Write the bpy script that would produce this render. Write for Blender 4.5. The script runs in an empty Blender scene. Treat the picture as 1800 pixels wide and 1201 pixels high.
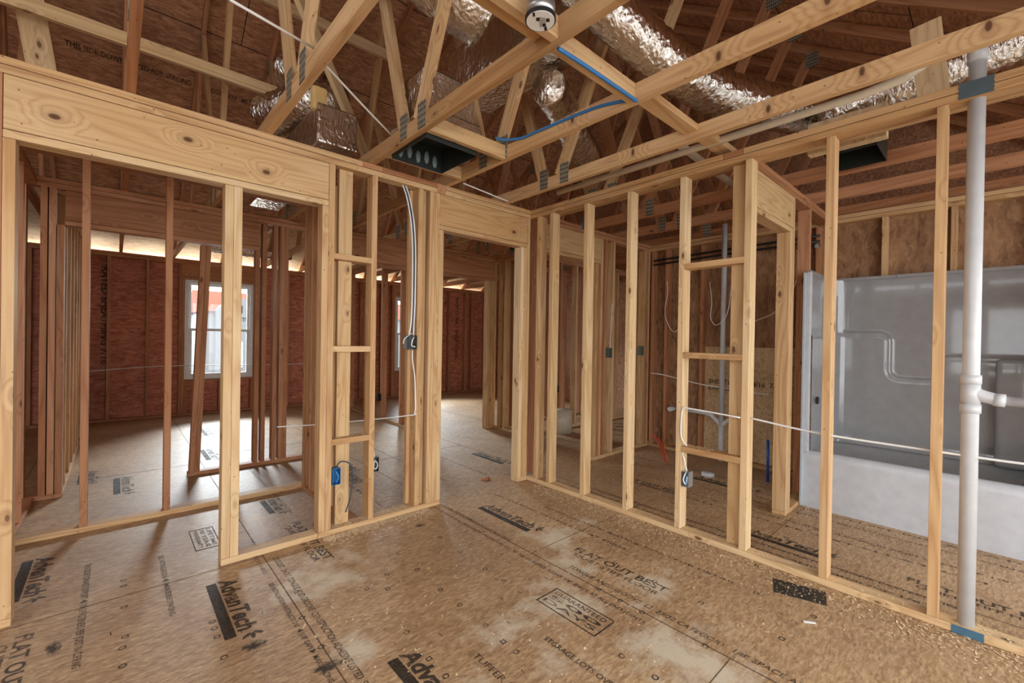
import bpy, bmesh, math, random
from mathutils import Vector, Matrix
random.seed(7)
S = bpy.context.scene
C = S.collection

# ------------------------------------------------------------------ camera, world, light, exposure
cam_d = bpy.data.cameras.new('camera'); cam = bpy.data.objects.new('camera', cam_d); C.objects.link(cam)
cam_d.sensor_width = 36.0; cam_d.lens = 15.349; cam_d.clip_start = 0.05
R_ = ((0.740491, -0.671873, 0.016097), (0.008422, -0.014673, -0.999857), (0.672013, 0.740521, -0.005207))
rt, dn, fw = [Vector(r) for r in R_]
cam.matrix_world = Matrix(((rt.x, -dn.x, -fw.x, 0), (rt.y, -dn.y, -fw.y, 0), (rt.z, -dn.z, -fw.z, 1.287), (0, 0, 0, 1)))
S.camera = cam
S.view_settings.view_transform = 'Standard'; S.view_settings.look = 'None'
S.view_settings.gamma = 1.0; S.view_settings.use_curve_mapping = False
S.view_settings.exposure = 0.24
w = bpy.data.worlds.new('overcast_sky'); S.world = w; w.use_nodes = True
bg = w.node_tree.nodes['Background']; bg.inputs[0].default_value = (0.93, 0.97, 1.0, 1); bg.inputs[1].default_value = 3.6

def area(name, loc, target, sx, sy, power, col):
    d = bpy.data.lights.new(name, 'AREA'); d.shape = 'RECTANGLE'; d.size = sx; d.size_y = sy
    d.energy = power; d.color = col
    o = bpy.data.objects.new(name, d); C.objects.link(o); o.location = loc
    o.rotation_euler = (Vector(target) - Vector(loc)).to_track_quat('-Z', 'Y').to_euler()
    return o
# added fill lamps behind the camera, where the room is left open
area('fill_behind', (-1.6, -2.4, 1.7), (2.0, 2.4, 1.5), 5.5, 2.8, 60, (1.0, 0.97, 0.93))
area('fill_side', (1.6, -2.6, 1.6), (2.6, 2.0, 1.6), 2.4, 2.0, 15, (1.0, 0.98, 0.95))
# daylight entering through the two far windows
area('sky_above_far_window', (1.27, 12.6, 3.5), (1.25, 6.0, 0.3), 5.0, 1.5, 2300, (0.90, 0.95, 1.0))
area('sky_above_far_window', (5.4, 12.6, 3.5), (4.6, 6.0, 0.3), 3.0, 1.5, 1700, (0.90, 0.95, 1.0))
# added fill lamp imitating ground bounce up into the far eave
area('eave_fill', (2.6, 9.25, 1.98), (2.6, 8.4, 2.72), 7.0, 0.12, 420, (1.0, 0.97, 0.88))

# ------------------------------------------------------------------ materials
def new_mat(name):
    m = bpy.data.materials.new(name); m.use_nodes = True
    nt = m.node_tree; return m, nt, nt.nodes['Principled BSDF']
def N(nt, t, **k):
    n = nt.nodes.new(t)
    for a, v in k.items(): setattr(n, a, v)
    return n
def ramp(nt, pts):
    r = N(nt, 'ShaderNodeValToRGB'); e = r.color_ramp.elements
    while len(e) > 1: e.remove(e[0])
    e[0].position = pts[0][0]; e[0].color = (*pts[0][1], 1)
    for p, c in pts[1:]:
        x = e.new(p); x.color = (*c, 1)
    return r
def mixc(nt, fac, a, b, mode='MIX'):
    n = N(nt, 'ShaderNodeMix', data_type='RGBA', blend_type=mode)
    for i, v in ((0, fac), (6, a), (7, b)):
        if hasattr(v, 'is_output') or isinstance(v, bpy.types.NodeSocket): nt.links.new(v, n.inputs[i])
        else: n.inputs[i].default_value = v if i == 0 else (*v, 1)
    return n.outputs[2]
def math_(nt, op, a, b=None, c=None):
    n = N(nt, 'ShaderNodeMath', operation=op)
    for i, v in enumerate((a, b, c)):
        if v is None: continue
        if isinstance(v, bpy.types.NodeSocket): nt.links.new(v, n.inputs[i])
        else: n.inputs[i].default_value = v
    return n.outputs[0]

def wood(name, light, dark, knot=(0.10, 0.035, 0.012), rings=9.0, vary=0.30, spots=(), kmul=10.0):
    m, nt, b = new_mat(name); L = nt.links
    tc = N(nt, 'ShaderNodeTexCoord'); oi = N(nt, 'ShaderNodeObjectInfo')
    off = N(nt, 'ShaderNodeVectorMath', operation='SCALE'); off.inputs[0].default_value = (31.7, 17.3, 53.1)
    L.new(oi.outputs['Random'], off.inputs['Scale'])
    add = N(nt, 'ShaderNodeVectorMath', operation='ADD'); L.new(tc.outputs['Object'], add.inputs[0]); L.new(off.outputs[0], add.inputs[1])
    def mapped(s):
        mp = N(nt, 'ShaderNodeMapping'); mp.inputs['Scale'].default_value = s; L.new(add.outputs[0], mp.inputs[0]); return mp.outputs[0]
    n1 = N(nt, 'ShaderNodeTexNoise'); n1.inputs['Scale'].default_value = 5.0; n1.inputs['Detail'].default_value = 1.5
    L.new(mapped((1.3, 1.3, 0.10)), n1.inputs[0])
    v = N(nt, 'ShaderNodeTexVoronoi'); v.inputs['Scale'].default_value = 7.5; L.new(mapped((1, 1, 0.45)), v.inputs[0])
    swirl = math_(nt, 'MULTIPLY', math_(nt, 'MAXIMUM', math_(nt, 'SUBTRACT', 0.30, v.outputs['Distance']), 0.0), 0.8)
    sd = None
    for (kx, ky, kz) in spots:
        dm = N(nt, 'ShaderNodeVectorMath', operation='SUBTRACT'); L.new(tc.outputs['Object'], dm.inputs[0]); dm.inputs[1].default_value = (kx, ky, kz)
        sc_ = N(nt, 'ShaderNodeVectorMath', operation='MULTIPLY'); L.new(dm.outputs[0], sc_.inputs[0]); sc_.inputs[1].default_value = (.3, 1, .62)
        ln = N(nt, 'ShaderNodeVectorMath', operation='LENGTH'); L.new(sc_.outputs[0], ln.inputs[0])
        sd = ln.outputs['Value'] if sd is None else math_(nt, 'MINIMUM', sd, ln.outputs['Value'])
    if sd is not None:
        swirl = math_(nt, 'MULTIPLY', math_(nt, 'MAXIMUM', math_(nt, 'SUBTRACT', 0.075, sd), 0.0), 4.0)
    r = math_(nt, 'PINGPONG', math_(nt, 'MULTIPLY', math_(nt, 'ADD', n1.outputs[0], swirl), rings), 0.5)
    rg = ramp(nt, [(0.0, (0, 0, 0)), (0.6, (0.35, 0.35, 0.35)), (1.0, (1, 1, 1))]); L.new(math_(nt, 'MULTIPLY', r, 2.0), rg.inputs[0])
    n2 = N(nt, 'ShaderNodeTexNoise'); n2.inputs['Scale'].default_value = 90; n2.inputs['Detail'].default_value = 3
    L.new(mapped((1, 1, 0.035)), n2.inputs[0])
    n3 = N(nt, 'ShaderNodeTexNoise'); n3.inputs['Scale'].default_value = 2.4; n3.inputs['Detail'].default_value = 2
    L.new(mapped((1, 1, 0.6)), n3.inputs[0])
    g = math_(nt, 'ADD', math_(nt, 'MULTIPLY', rg.outputs[0], 0.62), math_(nt, 'MULTIPLY', math_(nt, 'SUBTRACT', n2.outputs[0], 0.2), 0.95))
    col = mixc(nt, g, light, dark)
    tint = ramp(nt, [(0.3, (1.0, 0.90, 0.78)), (0.7, (1.06, 1.04, 1.05))]); L.new(n3.outputs[0], tint.inputs[0])
    col = mixc(nt, 1.0, col, tint.outputs[0], 'MULTIPLY')
    tv = ramp(nt, [(0.0, (1 - vary, 0.93 - vary, 0.84 - vary)), (0.45, (1, 0.97, 0.93)), (1.0, (1.08, 1.10, 1.13))]); L.new(oi.outputs['Random'], tv.inputs[0])
    col = mixc(nt, 1.0, col, tv.outputs[0], 'MULTIPLY')
    kr = ramp(nt, [(0.0, (.9, .9, .9)), (0.065, (.85, .85, .85)), (0.085, (0.28, 0.28, 0.28)), (0.13, (0.10, 0.10, 0.10)), (0.2, (0, 0, 0))]); L.new(v.outputs['Distance'], kr.inputs[0])
    if sd is not None:
        kr = ramp(nt, [(0.0, (1, 1, 1)), (0.10, (.9, .9, .9)), (0.135, (0.35, 0.35, 0.35)), (0.24, (0.12, 0.12, 0.12)), (0.4, (0, 0, 0))]); L.new(math_(nt, 'MULTIPLY', sd, kmul), kr.inputs[0])
    col = mixc(nt, kr.outputs[0], col, knot)
    # grade-stamp like nail specks
    v2 = N(nt, 'ShaderNodeTexVoronoi'); v2.inputs['Scale'].default_value = 17; L.new(mapped((1, 1, 1)), v2.inputs[0])
    k2 = ramp(nt, [(0.0, (0.8, 0.8, 0.8)), (0.055, (0.75, 0.75, 0.75)), (0.075, (0, 0, 0))]); L.new(v2.outputs['Distance'], k2.inputs[0])
    col = mixc(nt, k2.outputs[0], col, knot)
    L.new(col, b.inputs['Base Color']); b.inputs['Roughness'].default_value = 0.62
    b.inputs['Specular IOR Level'].default_value = 0.3
    bp = N(nt, 'ShaderNodeBump'); bp.inputs['Strength'].default_value = 0.12; bp.inputs['Distance'].default_value = 0.002
    L.new(n2.outputs[0], bp.inputs['Height']); L.new(bp.outputs[0], b.inputs['Normal'])
    return m
W_PALE = wood('pale_spruce', (0.70, 0.555, 0.345), (0.50, 0.345, 0.185), vary=0.10)
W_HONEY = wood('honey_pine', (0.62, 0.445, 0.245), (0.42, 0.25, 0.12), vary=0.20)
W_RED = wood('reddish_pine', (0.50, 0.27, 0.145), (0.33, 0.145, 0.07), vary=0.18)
W_WIDE = wood('wide_pine_board', (0.62, 0.455, 0.255), (0.45, 0.285, 0.14), rings=16, vary=0.08, spots=((-.0445, -.04, .77),))
W_BIG = wood('large_pine_board', (0.64, 0.48, 0.27), (0.47, 0.305, 0.155), rings=13, vary=0.05, spots=((-.0445, -.016, .152), (-.0445, .036, .637), (-.0445, -.037, 1.006)))
W_CHORD = wood('knotty_chord_pine', (0.62, 0.445, 0.245), (0.44, 0.265, 0.13), rings=11, vary=0.05, spots=((.0145, -.019, 2.017), (.018, -.019, 1.63), (-.01, -.019, 2.40), (.01, -.019, 3.2)), kmul=19.0)

def osb(name, c1, c2, c3, scale=30, dust=None, rough=0.7):
    m, nt, b = new_mat(name); L = nt.links
    tc = N(nt, 'ShaderNodeTexCoord'); dn_ = N(nt, 'ShaderNodeTexNoise'); dn_.inputs['Scale'].default_value = scale * .35; dn_.inputs['Detail'].default_value = 3
    L.new(tc.outputs['Object'], dn_.inputs[0]); ds = N(nt, 'ShaderNodeVectorMath', operation='SCALE'); ds.inputs['Scale'].default_value = 1.6 / scale; L.new(dn_.outputs['Color'], ds.inputs[0])
    dd = N(nt, 'ShaderNodeVectorMath', operation='ADD'); L.new(tc.outputs['Object'], dd.inputs[0]); L.new(ds.outputs[0], dd.inputs[1])
    cols = []
    for ang, sc in ((0.45, (1, 4.0, 4.0)), (1.45, (1, 3.5, 3.5)), (2.5, (1, 5.0, 2.5))):
        mp = N(nt, 'ShaderNodeMapping'); mp.inputs['Rotation'].default_value = (ang * .9, ang * .8, ang); mp.inputs['Scale'].default_value = sc
        L.new(dd.outputs[0], mp.inputs[0])
        v = N(nt, 'ShaderNodeTexVoronoi'); v.inputs['Scale'].default_value = scale * 0.5; L.new(mp.outputs[0], v.inputs[0])
        sep = N(nt, 'ShaderNodeSeparateColor'); L.new(v.outputs['Color'], sep.inputs[0]); cols.append(sep.outputs[0])
    n = N(nt, 'ShaderNodeTexNoise'); n.inputs['Scale'].default_value = scale * 3; n.inputs['Detail'].default_value = 4; L.new(tc.outputs['Object'], n.inputs[0])
    f = math_(nt, 'ADD', math_(nt, 'MULTIPLY', cols[0], 0.30), math_(nt, 'MULTIPLY', cols[1], 0.26))
    f = math_(nt, 'ADD', f, math_(nt, 'MULTIPLY', cols[2], 0.18)); f = math_(nt, 'ADD', f, math_(nt, 'MULTIPLY', n.outputs[0], 0.34))
    r = ramp(nt, [(0.18, c1), (0.52, c2), (0.88, c3)]); L.new(f, r.inputs[0]); col = r.outputs[0]
    n2 = N(nt, 'ShaderNodeTexNoise'); n2.inputs['Scale'].default_value = 1.6; n2.inputs['Detail'].default_value = 3; L.new(tc.outputs['Object'], n2.inputs[0])
    big = ramp(nt, [(0.3, (0.82, 0.78, 0.75)), (0.7, (1.12, 1.12, 1.1))]); L.new(n2.outputs[0], big.inputs[0])
    col = mixc(nt, 1.0, col, big.outputs[0], 'MULTIPLY')
    if dust:
        geo = N(nt, 'ShaderNodeNewGeometry'); tot = None
        n4 = N(nt, 'ShaderNodeTexNoise'); n4.inputs['Scale'].default_value = 5.5; n4.inputs['Detail'].default_value = 6; n4.inputs['Roughness'].default_value = 0.65; L.new(geo.outputs['Position'], n4.inputs[0])
        for (px, py, rad, amt) in dust:
            d = N(nt, 'ShaderNodeVectorMath', operation='DISTANCE'); L.new(geo.outputs['Position'], d.inputs[0]); d.inputs[1].default_value = (px, py, 0)
            q = math_(nt, 'MULTIPLY', math_(nt, 'MAXIMUM', math_(nt, 'SUBTRACT', 1.0, math_(nt, 'DIVIDE', d.outputs['Value'], rad)), 0.0), amt)
            tot = q if tot is None else math_(nt, 'MAXIMUM', tot, q)
        k = math_(nt, 'SUBTRACT', math_(nt, 'ADD', tot, math_(nt, 'MULTIPLY', n4.outputs[0], 1.5)), 1.02)
        kk = math_(nt, 'MULTIPLY', math_(nt, 'MINIMUM', math_(nt, 'MAXIMUM', math_(nt, 'MULTIPLY', k, 3.2), 0.0), 1.0), 0.80)
        col = mixc(nt, kk, col, (0.66, 0.58, 0.44))
    L.new(col, b.inputs['Base Color']); b.inputs['Roughness'].default_value = rough
    bp = N(nt, 'ShaderNodeBump'); bp.inputs['Strength'].default_value = 0.25; bp.inputs['Distance'].default_value = 0.002
    L.new(f, bp.inputs['Height']); L.new(bp.outputs[0], b.inputs['Normal'])
    return m
DUST = [(0.82, 2.40, .45, .62), (2.14, 1.89, .40, .55), (1.95, 1.65, .45, .5), (1.60, 1.40, .40, .6), (1.30, 1.45, .35, .5), (1.73, 0.81, .45, .65),
        (2.1, 1.2, .5, .45), (0.73, 1.75, .22, .6), (2.5, 1.9, .6, .28), (0.9, 1.2, .5, .35), (1.2, .9, .6, .45)]
M_FLOOR = osb('subfloor_panel', (0.23, 0.13, 0.065), (0.41, 0.26, 0.14), (0.59, 0.42, 0.245), 64, DUST, 0.55)
M_ROOF = osb('roof_sheathing', (0.22, 0.095, 0.05), (0.42, 0.20, 0.105), (0.60, 0.35, 0.19), 26)
M_OSBWALL = osb('wall_sheathing', (0.24, 0.065, 0.04), (0.46, 0.15, 0.085), (0.62, 0.26, 0.15), 24)
M_BROWN = osb('brown_sheathing', (0.16, 0.075, 0.035), (0.30, 0.155, 0.075), (0.42, 0.25, 0.13), 20)
M_PLY = osb('pale_panel_and_lit_eave', (0.42, 0.28, 0.14), (0.60, 0.43, 0.24), (0.72, 0.56, 0.36), 26)

def plain(name, col, rough=0.5, metal=0.0, spec=0.5, coat=0.0):
    m, nt, b = new_mat(name); b.inputs['Base Color'].default_value = (*col, 1); b.inputs['Roughness'].default_value = rough
    b.inputs['Metallic'].default_value = metal; b.inputs['Specular IOR Level'].default_value = spec; b.inputs['Coat Weight'].default_value = coat
    tc = N(nt, 'ShaderNodeTexCoord'); n = N(nt, 'ShaderNodeTexNoise'); n.inputs['Scale'].default_value = 14; n.inputs['Detail'].default_value = 3
    nt.links.new(tc.outputs['Object'], n.inputs[0])
    r = ramp(nt, [(0.3, tuple(c * 0.93 for c in col)), (0.7, tuple(min(1, c * 1.05) for c in col))]); nt.links.new(n.outputs[0], r.inputs[0])
    nt.links.new(r.outputs[0], b.inputs['Base Color'])
    return m
M_PVC = plain('white_pvc', (0.56, 0.57, 0.58), 0.32)
M_PVCOLD = plain('cream_pvc', (0.62, 0.54, 0.40), 0.45)
M_APRON = plain('white_gelcoat', (0.50, 0.51, 0.54), 0.25)
M_TUB = plain('grey_white_gelcoat', (0.30, 0.30, 0.305), 0.09, 0, 0.5, 0.35)
M_STEEL = plain('dull_grey_steel', (0.10, 0.105, 0.10), 0.45, 0.3)
M_BLACK = plain('black_plastic', (0.012, 0.012, 0.014), 0.5)
M_DARKMET = plain('dark_duct_liner', (0.014, 0.018, 0.016), 0.45)
M_GALV = plain('galvanised_steel', (0.50, 0.52, 0.53), 0.35, 0.85)
M_BLUEBOX = plain('blue_plastic', (0.02, 0.16, 0.38), 0.4)
M_BLUEC = plain('blue_cable_sheath', (0.03, 0.17, 0.42), 0.4)
M_BLUEPEX = plain('blue_tubing', (0.01, 0.09, 0.42), 0.3)
M_REDPEX = plain('red_tubing', (0.50, 0.06, 0.02), 0.3)
M_ORPEX = plain('orange_pipe', (0.75, 0.16, 0.03), 0.4)
M_WCABLE = plain('white_cable_sheath', (0.80, 0.80, 0.78), 0.4)
M_BLKCABLE = plain('black_cable_sheath', (0.03, 0.05, 0.07), 0.4)
M_TAPE = plain('blue_steel_guard', (0.07, 0.17, 0.26), 0.45, 0.3)
M_TAPEG = plain('grey_steel_guard', (0.09, 0.13, 0.15), 0.5, 0.3)
M_VINYL = plain('white_vinyl', (0.72, 0.73, 0.72), 0.35)
M_LABEL = plain('white_label', (0.78, 0.78, 0.76), 0.5)
M_WRAP = plain('white_house_wrap', (0.30, 0.31, 0.32), 0.5)
M_ORROOF = plain('orange_underlayment', (0.34, 0.06, 0.012), 0.6)
M_GREYBOX = plain('grey_cladding', (0.40, 0.44, 0.46), 0.6)
M_BUCKET = plain('cream_bucket', (0.66, 0.60, 0.48), 0.45)
M_YELL = plain('yellow_insulation', (0.72, 0.50, 0.20), 0.95)
M_SHAV = plain('pale_shavings', (0.78, 0.62, 0.40), 0.8)
M_GROUND = plain('pale_concrete', (0.34, 0.34, 0.33), 0.9)
def foil_mat():
    m, nt, b = new_mat('crinkled_foil'); L = nt.links
    b.inputs['Metallic'].default_value = 1.0; b.inputs['Roughness'].default_value = 0.2; b.inputs['Base Color'].default_value = (0.70, 0.64, 0.57, 1)
    tc = N(nt, 'ShaderNodeTexCoord')
    n = N(nt, 'ShaderNodeTexNoise'); n.inputs['Scale'].default_value = 26; n.inputs['Detail'].default_value = 5; n.inputs['Distortion'].default_value = 1.2
    mp = N(nt, 'ShaderNodeMapping'); mp.inputs['Scale'].default_value = (1, 1, 0.35); L.new(tc.outputs['Object'], mp.inputs[0]); L.new(mp.outputs[0], n.inputs[0])
    v = N(nt, 'ShaderNodeTexVoronoi'); v.inputs['Scale'].default_value = 34; L.new(tc.outputs['Object'], v.inputs[0])
    h = math_(nt, 'ADD', n.outputs[0], math_(nt, 'MULTIPLY', v.outputs['Distance'], 0.35))
    bp = N(nt, 'ShaderNodeBump'); bp.inputs['Strength'].default_value = 0.62; bp.inputs['Distance'].default_value = 0.02
    L.new(h, bp.inputs['Height']); L.new(bp.outputs[0], b.inputs['Normal'])
    return m
M_FOIL = foil_mat()
def plate_mat():
    m, nt, b = new_mat('toothed_steel_plate'); L = nt.links
    tc = N(nt, 'ShaderNodeTexCoord'); mp = N(nt, 'ShaderNodeMapping'); mp.inputs['Scale'].default_value = (1, 60, 30); L.new(tc.outputs['Object'], mp.inputs[0])
    v = N(nt, 'ShaderNodeTexVoronoi'); v.inputs['Scale'].default_value = 1.0; v.inputs['Randomness'].default_value = 0.15; L.new(mp.outputs[0], v.inputs[0])
    r = ramp(nt, [(0.2, (0.06, 0.05, 0.035)), (0.45, (0.36, 0.34, 0.27))]); L.new(v.outputs['Distance'], r.inputs[0])
    L.new(r.outputs[0], b.inputs['Base Color']); b.inputs['Metallic'].default_value = 0.5; b.inputs['Roughness'].default_value = 0.45
    return m
M_PLATE = plate_mat()
def ink_mat():
    m, nt, b = new_mat('worn_black_ink'); L = nt.links
    b.inputs['Base Color'].default_value = (0.045, 0.032, 0.022, 1); b.inputs['Roughness'].default_value = 0.7
    geo = N(nt, 'ShaderNodeNewGeometry'); n = N(nt, 'ShaderNodeTexNoise'); n.inputs['Scale'].default_value = 55; n.inputs['Detail'].default_value = 4
    L.new(geo.outputs['Position'], n.inputs[0])
    n2 = N(nt, 'ShaderNodeTexNoise'); n2.inputs['Scale'].default_value = 4.5; L.new(geo.outputs['Position'], n2.inputs[0])
    r = ramp(nt, [(0.42, (0.95, 0.95, 0.95)), (0.66, (0.30, 0.30, 0.30))]); L.new(math_(nt, 'ADD', math_(nt, 'MULTIPLY', n.outputs[0], 0.55), math_(nt, 'MULTIPLY', n2.outputs[0], 0.45)), r.inputs[0])
    tr = N(nt, 'ShaderNodeBsdfTransparent'); mx = N(nt, 'ShaderNodeMixShader')
    L.new(r.outputs[0], mx.inputs[0]); L.new(tr.outputs[0], mx.inputs[1]); L.new(b.outputs[0], mx.inputs[2])
    L.new(mx.outputs[0], nt.nodes['Material Output'].inputs[0])
    return m
M_INK = ink_mat()
def glass_mat():
    m, nt, b = new_mat('window_glass'); L = nt.links
    tr = N(nt, 'ShaderNodeBsdfTransparent'); gl = N(nt, 'ShaderNodeBsdfGlossy'); gl.inputs['Roughness'].default_value = 0.02
    tr.inputs[0].default_value = (0.93, 0.96, 0.97, 1)
    fr = N(nt, 'ShaderNodeFresnel'); mx = N(nt, 'ShaderNodeMixShader'); L.new(fr.outputs[0], mx.inputs[0])
    L.new(tr.outputs[0], mx.inputs[1]); L.new(gl.outputs[0], mx.inputs[2]); L.new(mx.outputs[0], nt.nodes['Material Output'].inputs[0])
    return m
M_GLASS = glass_mat()

# ------------------------------------------------------------------ helpers
def tag(o, label=None, cat=None, group=None, kind=None):
    if label: o['label'] = label
    if cat: o['category'] = cat
    if group: o['group'] = group
    if kind: o['kind'] = kind
    return o
def link(name, bm, m, loc=(0, 0, 0), rot=None, parent=None, smooth=False):
    me = bpy.data.meshes.new(name); bm.normal_update(); bm.to_mesh(me); bm.free()
    if isinstance(m, (list, tuple)):
        for x in m: me.materials.append(x)
    else: me.materials.append(m)
    if smooth:
        for p in me.polygons: p.use_smooth = True
    o = bpy.data.objects.new(name, me); C.objects.link(o)
    mw = Matrix.Translation(loc) @ (rot.to_4x4() if rot is not None else Matrix.Identity(4))
    if parent is not None:
        o.parent = parent
        o.matrix_basis = WORLD[parent.name].inverted() @ mw
    else: o.matrix_basis = mw
    WORLD[o.name] = mw
    return o
WORLD = {}
def root(name, loc, label, cat, group=None, kind=None):
    o = bpy.data.objects.new(name, None); C.objects.link(o); o.location = loc; o.empty_display_size = 0.05
    WORLD[o.name] = Matrix.Translation(loc)
    return tag(o, label, cat, group, kind)
def box_bm(sx, sy, sz, bev=0.0, z0=0.0):
    bm = bmesh.new(); bmesh.ops.create_cube(bm, size=1.0)
    for v in bm.verts: v.co = Vector((v.co.x * sx, v.co.y * sy, (v.co.z + 0.5) * sz + z0))
    if bev > 0: bmesh.ops.bevel(bm, geom=bm.edges[:], offset=bev, segments=2, affect='EDGES', profile=0.6)
    return bm
def box(name, x0, x1, y0, y1, z0, z1, m, parent=None, bev=0.002):
    """box whose local Z runs along its longest side (the grain), origin at the low end"""
    d = (x1 - x0, y1 - y0, z1 - z0); k = d.index(max(d)); c = ((x0 + x1) / 2, (y0 + y1) / 2, (z0 + z1) / 2)
    if k == 2: return link(name, box_bm(d[0], d[1], d[2], bev), m, (c[0], c[1], z0), None, parent)
    if k == 0: # local z -> x
        rot = Matrix(((0, 0, 1), (1, 0, 0), (0, 1, 0)))
        return link(name, box_bm(d[1], d[2], d[0], bev), m, (x0, c[1], c[2]), rot, parent)
    rot = Matrix(((0, 1, 0), (0, 0, 1), (1, 0, 0)))
    return link(name, box_bm(d[2], d[0], d[1], bev), m, (c[0], y0, c[2]), rot, parent)
def stick(name, p0, p1, wx, wd, m, parent=None, side=Vector((1, 0, 0)), bev=0.002):
    """board from p0 to p1, wx across `side`, wd across the other way"""
    p0 = Vector(p0); p1 = Vector(p1); z = (p1 - p0).normalized(); x = (side - z * side.dot(z)).normalized(); y = z.cross(x)
    rot = Matrix((x, y, z)).transposed()
    return link(name, box_bm(wx, wd, (p1 - p0).length, bev), m, p0, rot, parent)
def catmull(pts, n=8):
    P = [Vector(p) for p in pts]; P = [2 * P[0] - P[1]] + P + [2 * P[-1] - P[-2]]; out = []
    for i in range(1, len(P) - 2):
        for k in range(n):
            t = k / n; a, b, c, d = P[i - 1], P[i], P[i + 1], P[i + 2]
            out.append(0.5 * ((2 * b) + (c - a) * t + (2 * a - 5 * b + 4 * c - d) * t * t + (3 * b - a - 3 * c + d) * t ** 3))
    out.append(P[-2]); return out
def tube_bm(pts, r, seg=12, ridge=0.0, bm=None, cap=True, every=2, jit=0.0):
    bm = bm or bmesh.new(); pts = [Vector(p) for p in pts]; rings = []; up = None
    for i, p in enumerate(pts):
        t = (pts[min(i + 1, len(pts) - 1)] - pts[max(i - 1, 0)]).normalized()
        if up is None: up = t.orthogonal().normalized()
        up = (up - t * up.dot(t)).normalized(); s = t.cross(up)
        rr = r * (1 + (ridge if i % every else -ridge))
        rings.append([bm.verts.new(p + (up * math.cos(a) + s * math.sin(a)) * rr * (1 + random.uniform(-jit, jit))) for a in [2 * math.pi * k / seg for k in range(seg)]])
    for a, b in zip(rings, rings[1:]):
        for k in range(seg): bm.faces.new((a[k], a[(k + 1) % seg], b[(k + 1) % seg], b[k]))
    if cap:
        bm.faces.new(rings[0][::-1]); bm.faces.new(rings[-1])
    return bm
def tube(name, pts, r, m, parent=None, seg=10, smooth_path=0, **k):
    if smooth_path: pts = catmull(pts, smooth_path)
    o = Vector(pts[0]); return link(name, tube_bm([Vector(p) - o for p in pts], r, seg, **k), m, o, None, parent, True)
def cable(name, pts, r, m, label, cat='cable', group=None, n=8):
    return tag(tube(name, pts, r, m, seg=8, smooth_path=n), label, cat, group)

FT, DP = 0.038, 0.089
H1, H2, H3, HT = 2.391, 2.429, 2.467, 2.467
GAP = .0015
ORD = ['first', 'second', 'third', 'fourth', 'fifth', 'sixth', 'seventh', 'eighth', 'ninth', 'tenth', 'eleventh', 'twelfth', 'thirteenth', 'fourteenth', 'fifteenth', 'sixteenth']
def stud(x0, x1, y0, y1, label, m=W_HONEY, z0=FT, z1=H1, group=None, name='wall_stud'):
    return tag(box(name, x0, x1, y0, y1, z0, z1, m), label, 'stud', group)
def plate(x0, x1, y0, y1, z0, z1, label, m=W_HONEY, group=None, name='top_plate', cat='plate'):
    return tag(box(name, x0, x1, y0, y1, z0 + GAP, z1 - GAP, m, bev=.0035), label, cat, group)

# ------------------------------------------------------------------ shell: floor, roof deck, far walls
def quad_floor():
    bm = bmesh.new()
    bmesh.ops.create_cube(bm, size=1.0)
    for v in bm.verts: v.co = Vector((1.8 + v.co.x * 11.2, 3.5 + v.co.y * 10.6, -0.012 + v.co.z * 0.024))
    return bm
floor = tag(link('floor', quad_floor(), M_FLOOR), kind='structure', label='tan strand panel subfloor with black printing, dust and shavings')
SEAM = plain('panel_seam', (0.10, 0.06, 0.035), 0.9)
for k, x in enumerate((-0.57, 0.645, 1.865, 3.085, 4.30)):
    bm = box_bm(0.004, 9.6, 0.0012); link('panel_seam', bm, SEAM, (x, 3.5, 0.0), None, floor)
for x0, x1, y in ((0.645, 1.865, 0.7), (0.645, 1.865, 5.58), (-0.57, 0.645, 2.84), (1.865, 3.085, 1.85), (-0.57, .645, 5.3), (3.085, 4.3, .98), (1.865, 3.085, 4.3)):
    bm = box_bm(x1 - x0, 0.003, 0.0012); link('panel_seam', bm, SEAM, ((x0 + x1) / 2, y, 0.0), None, floor)
tag(link('outside_ground', box_bm(60, 60, 0.1), M_GROUND, (3, 20, -0.75)), kind='structure', label='pale ground outside the house')  # ground slab outside the house

YR, ZR, SL = 3.5, 5.95, 0.667
YE0, YE1 = -1.85, 8.86
def zdeck(y): return ZR - SL * abs(y - YR)
def deck_bm(ya, yb, x0, x1):
    bm = bmesh.new(); t = 0.014
    A = [Vector((x0, ya, zdeck(ya))), Vector((x1, ya, zdeck(ya))), Vector((x1, yb, zdeck(yb))), Vector((x0, yb, zdeck(yb)))]
    lo = [bm.verts.new(v) for v in A]; hi = [bm.verts.new(v + Vector((0, 0, t))) for v in A]
    bm.faces.new(lo[::-1]); bm.faces.new(hi)
    for k in range(4): bm.faces.new((lo[k], lo[(k + 1) % 4], hi[(k + 1) % 4], hi[k]))
    return bm
XL, XRR = -2.6, 7.25
eave = tag(link('ceiling', deck_bm(7.68, YE1, XL, XRR), M_PLY), kind='structure', label='course of roof panels along the far eave, coloured pale as if lit')  # strong eave daylight painted in by a paler panel colour than the deck
ceil_far = tag(link('ceiling', deck_bm(YR, 7.68, XL, XRR), M_ROOF), kind='structure', label='underside of the far slope of the roof deck in strand board')
ceil_near = tag(link('ceiling', deck_bm(YE0, YR, XL, XRR), M_ROOF), kind='structure', label='underside of the near slope of the roof deck in strand board')
BLKSEAM = plain('dark_gap', (0.02, 0.012, 0.008), 0.9)
def on_deck(bmfn, y): return zdeck(y) - 0.0015
def deck_strip(par, xa, xb, ya, yb):
    bm = bmesh.new(); vs = [bm.verts.new((x, y, zdeck(y) - 0.002)) for x, y in ((xa, ya), (xb, ya), (xb, yb), (xa, yb))]
    bm.faces.new(vs[::-1]); return link('deck_seam', bm, BLKSEAM, (0, 0, 0), None, par)
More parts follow.
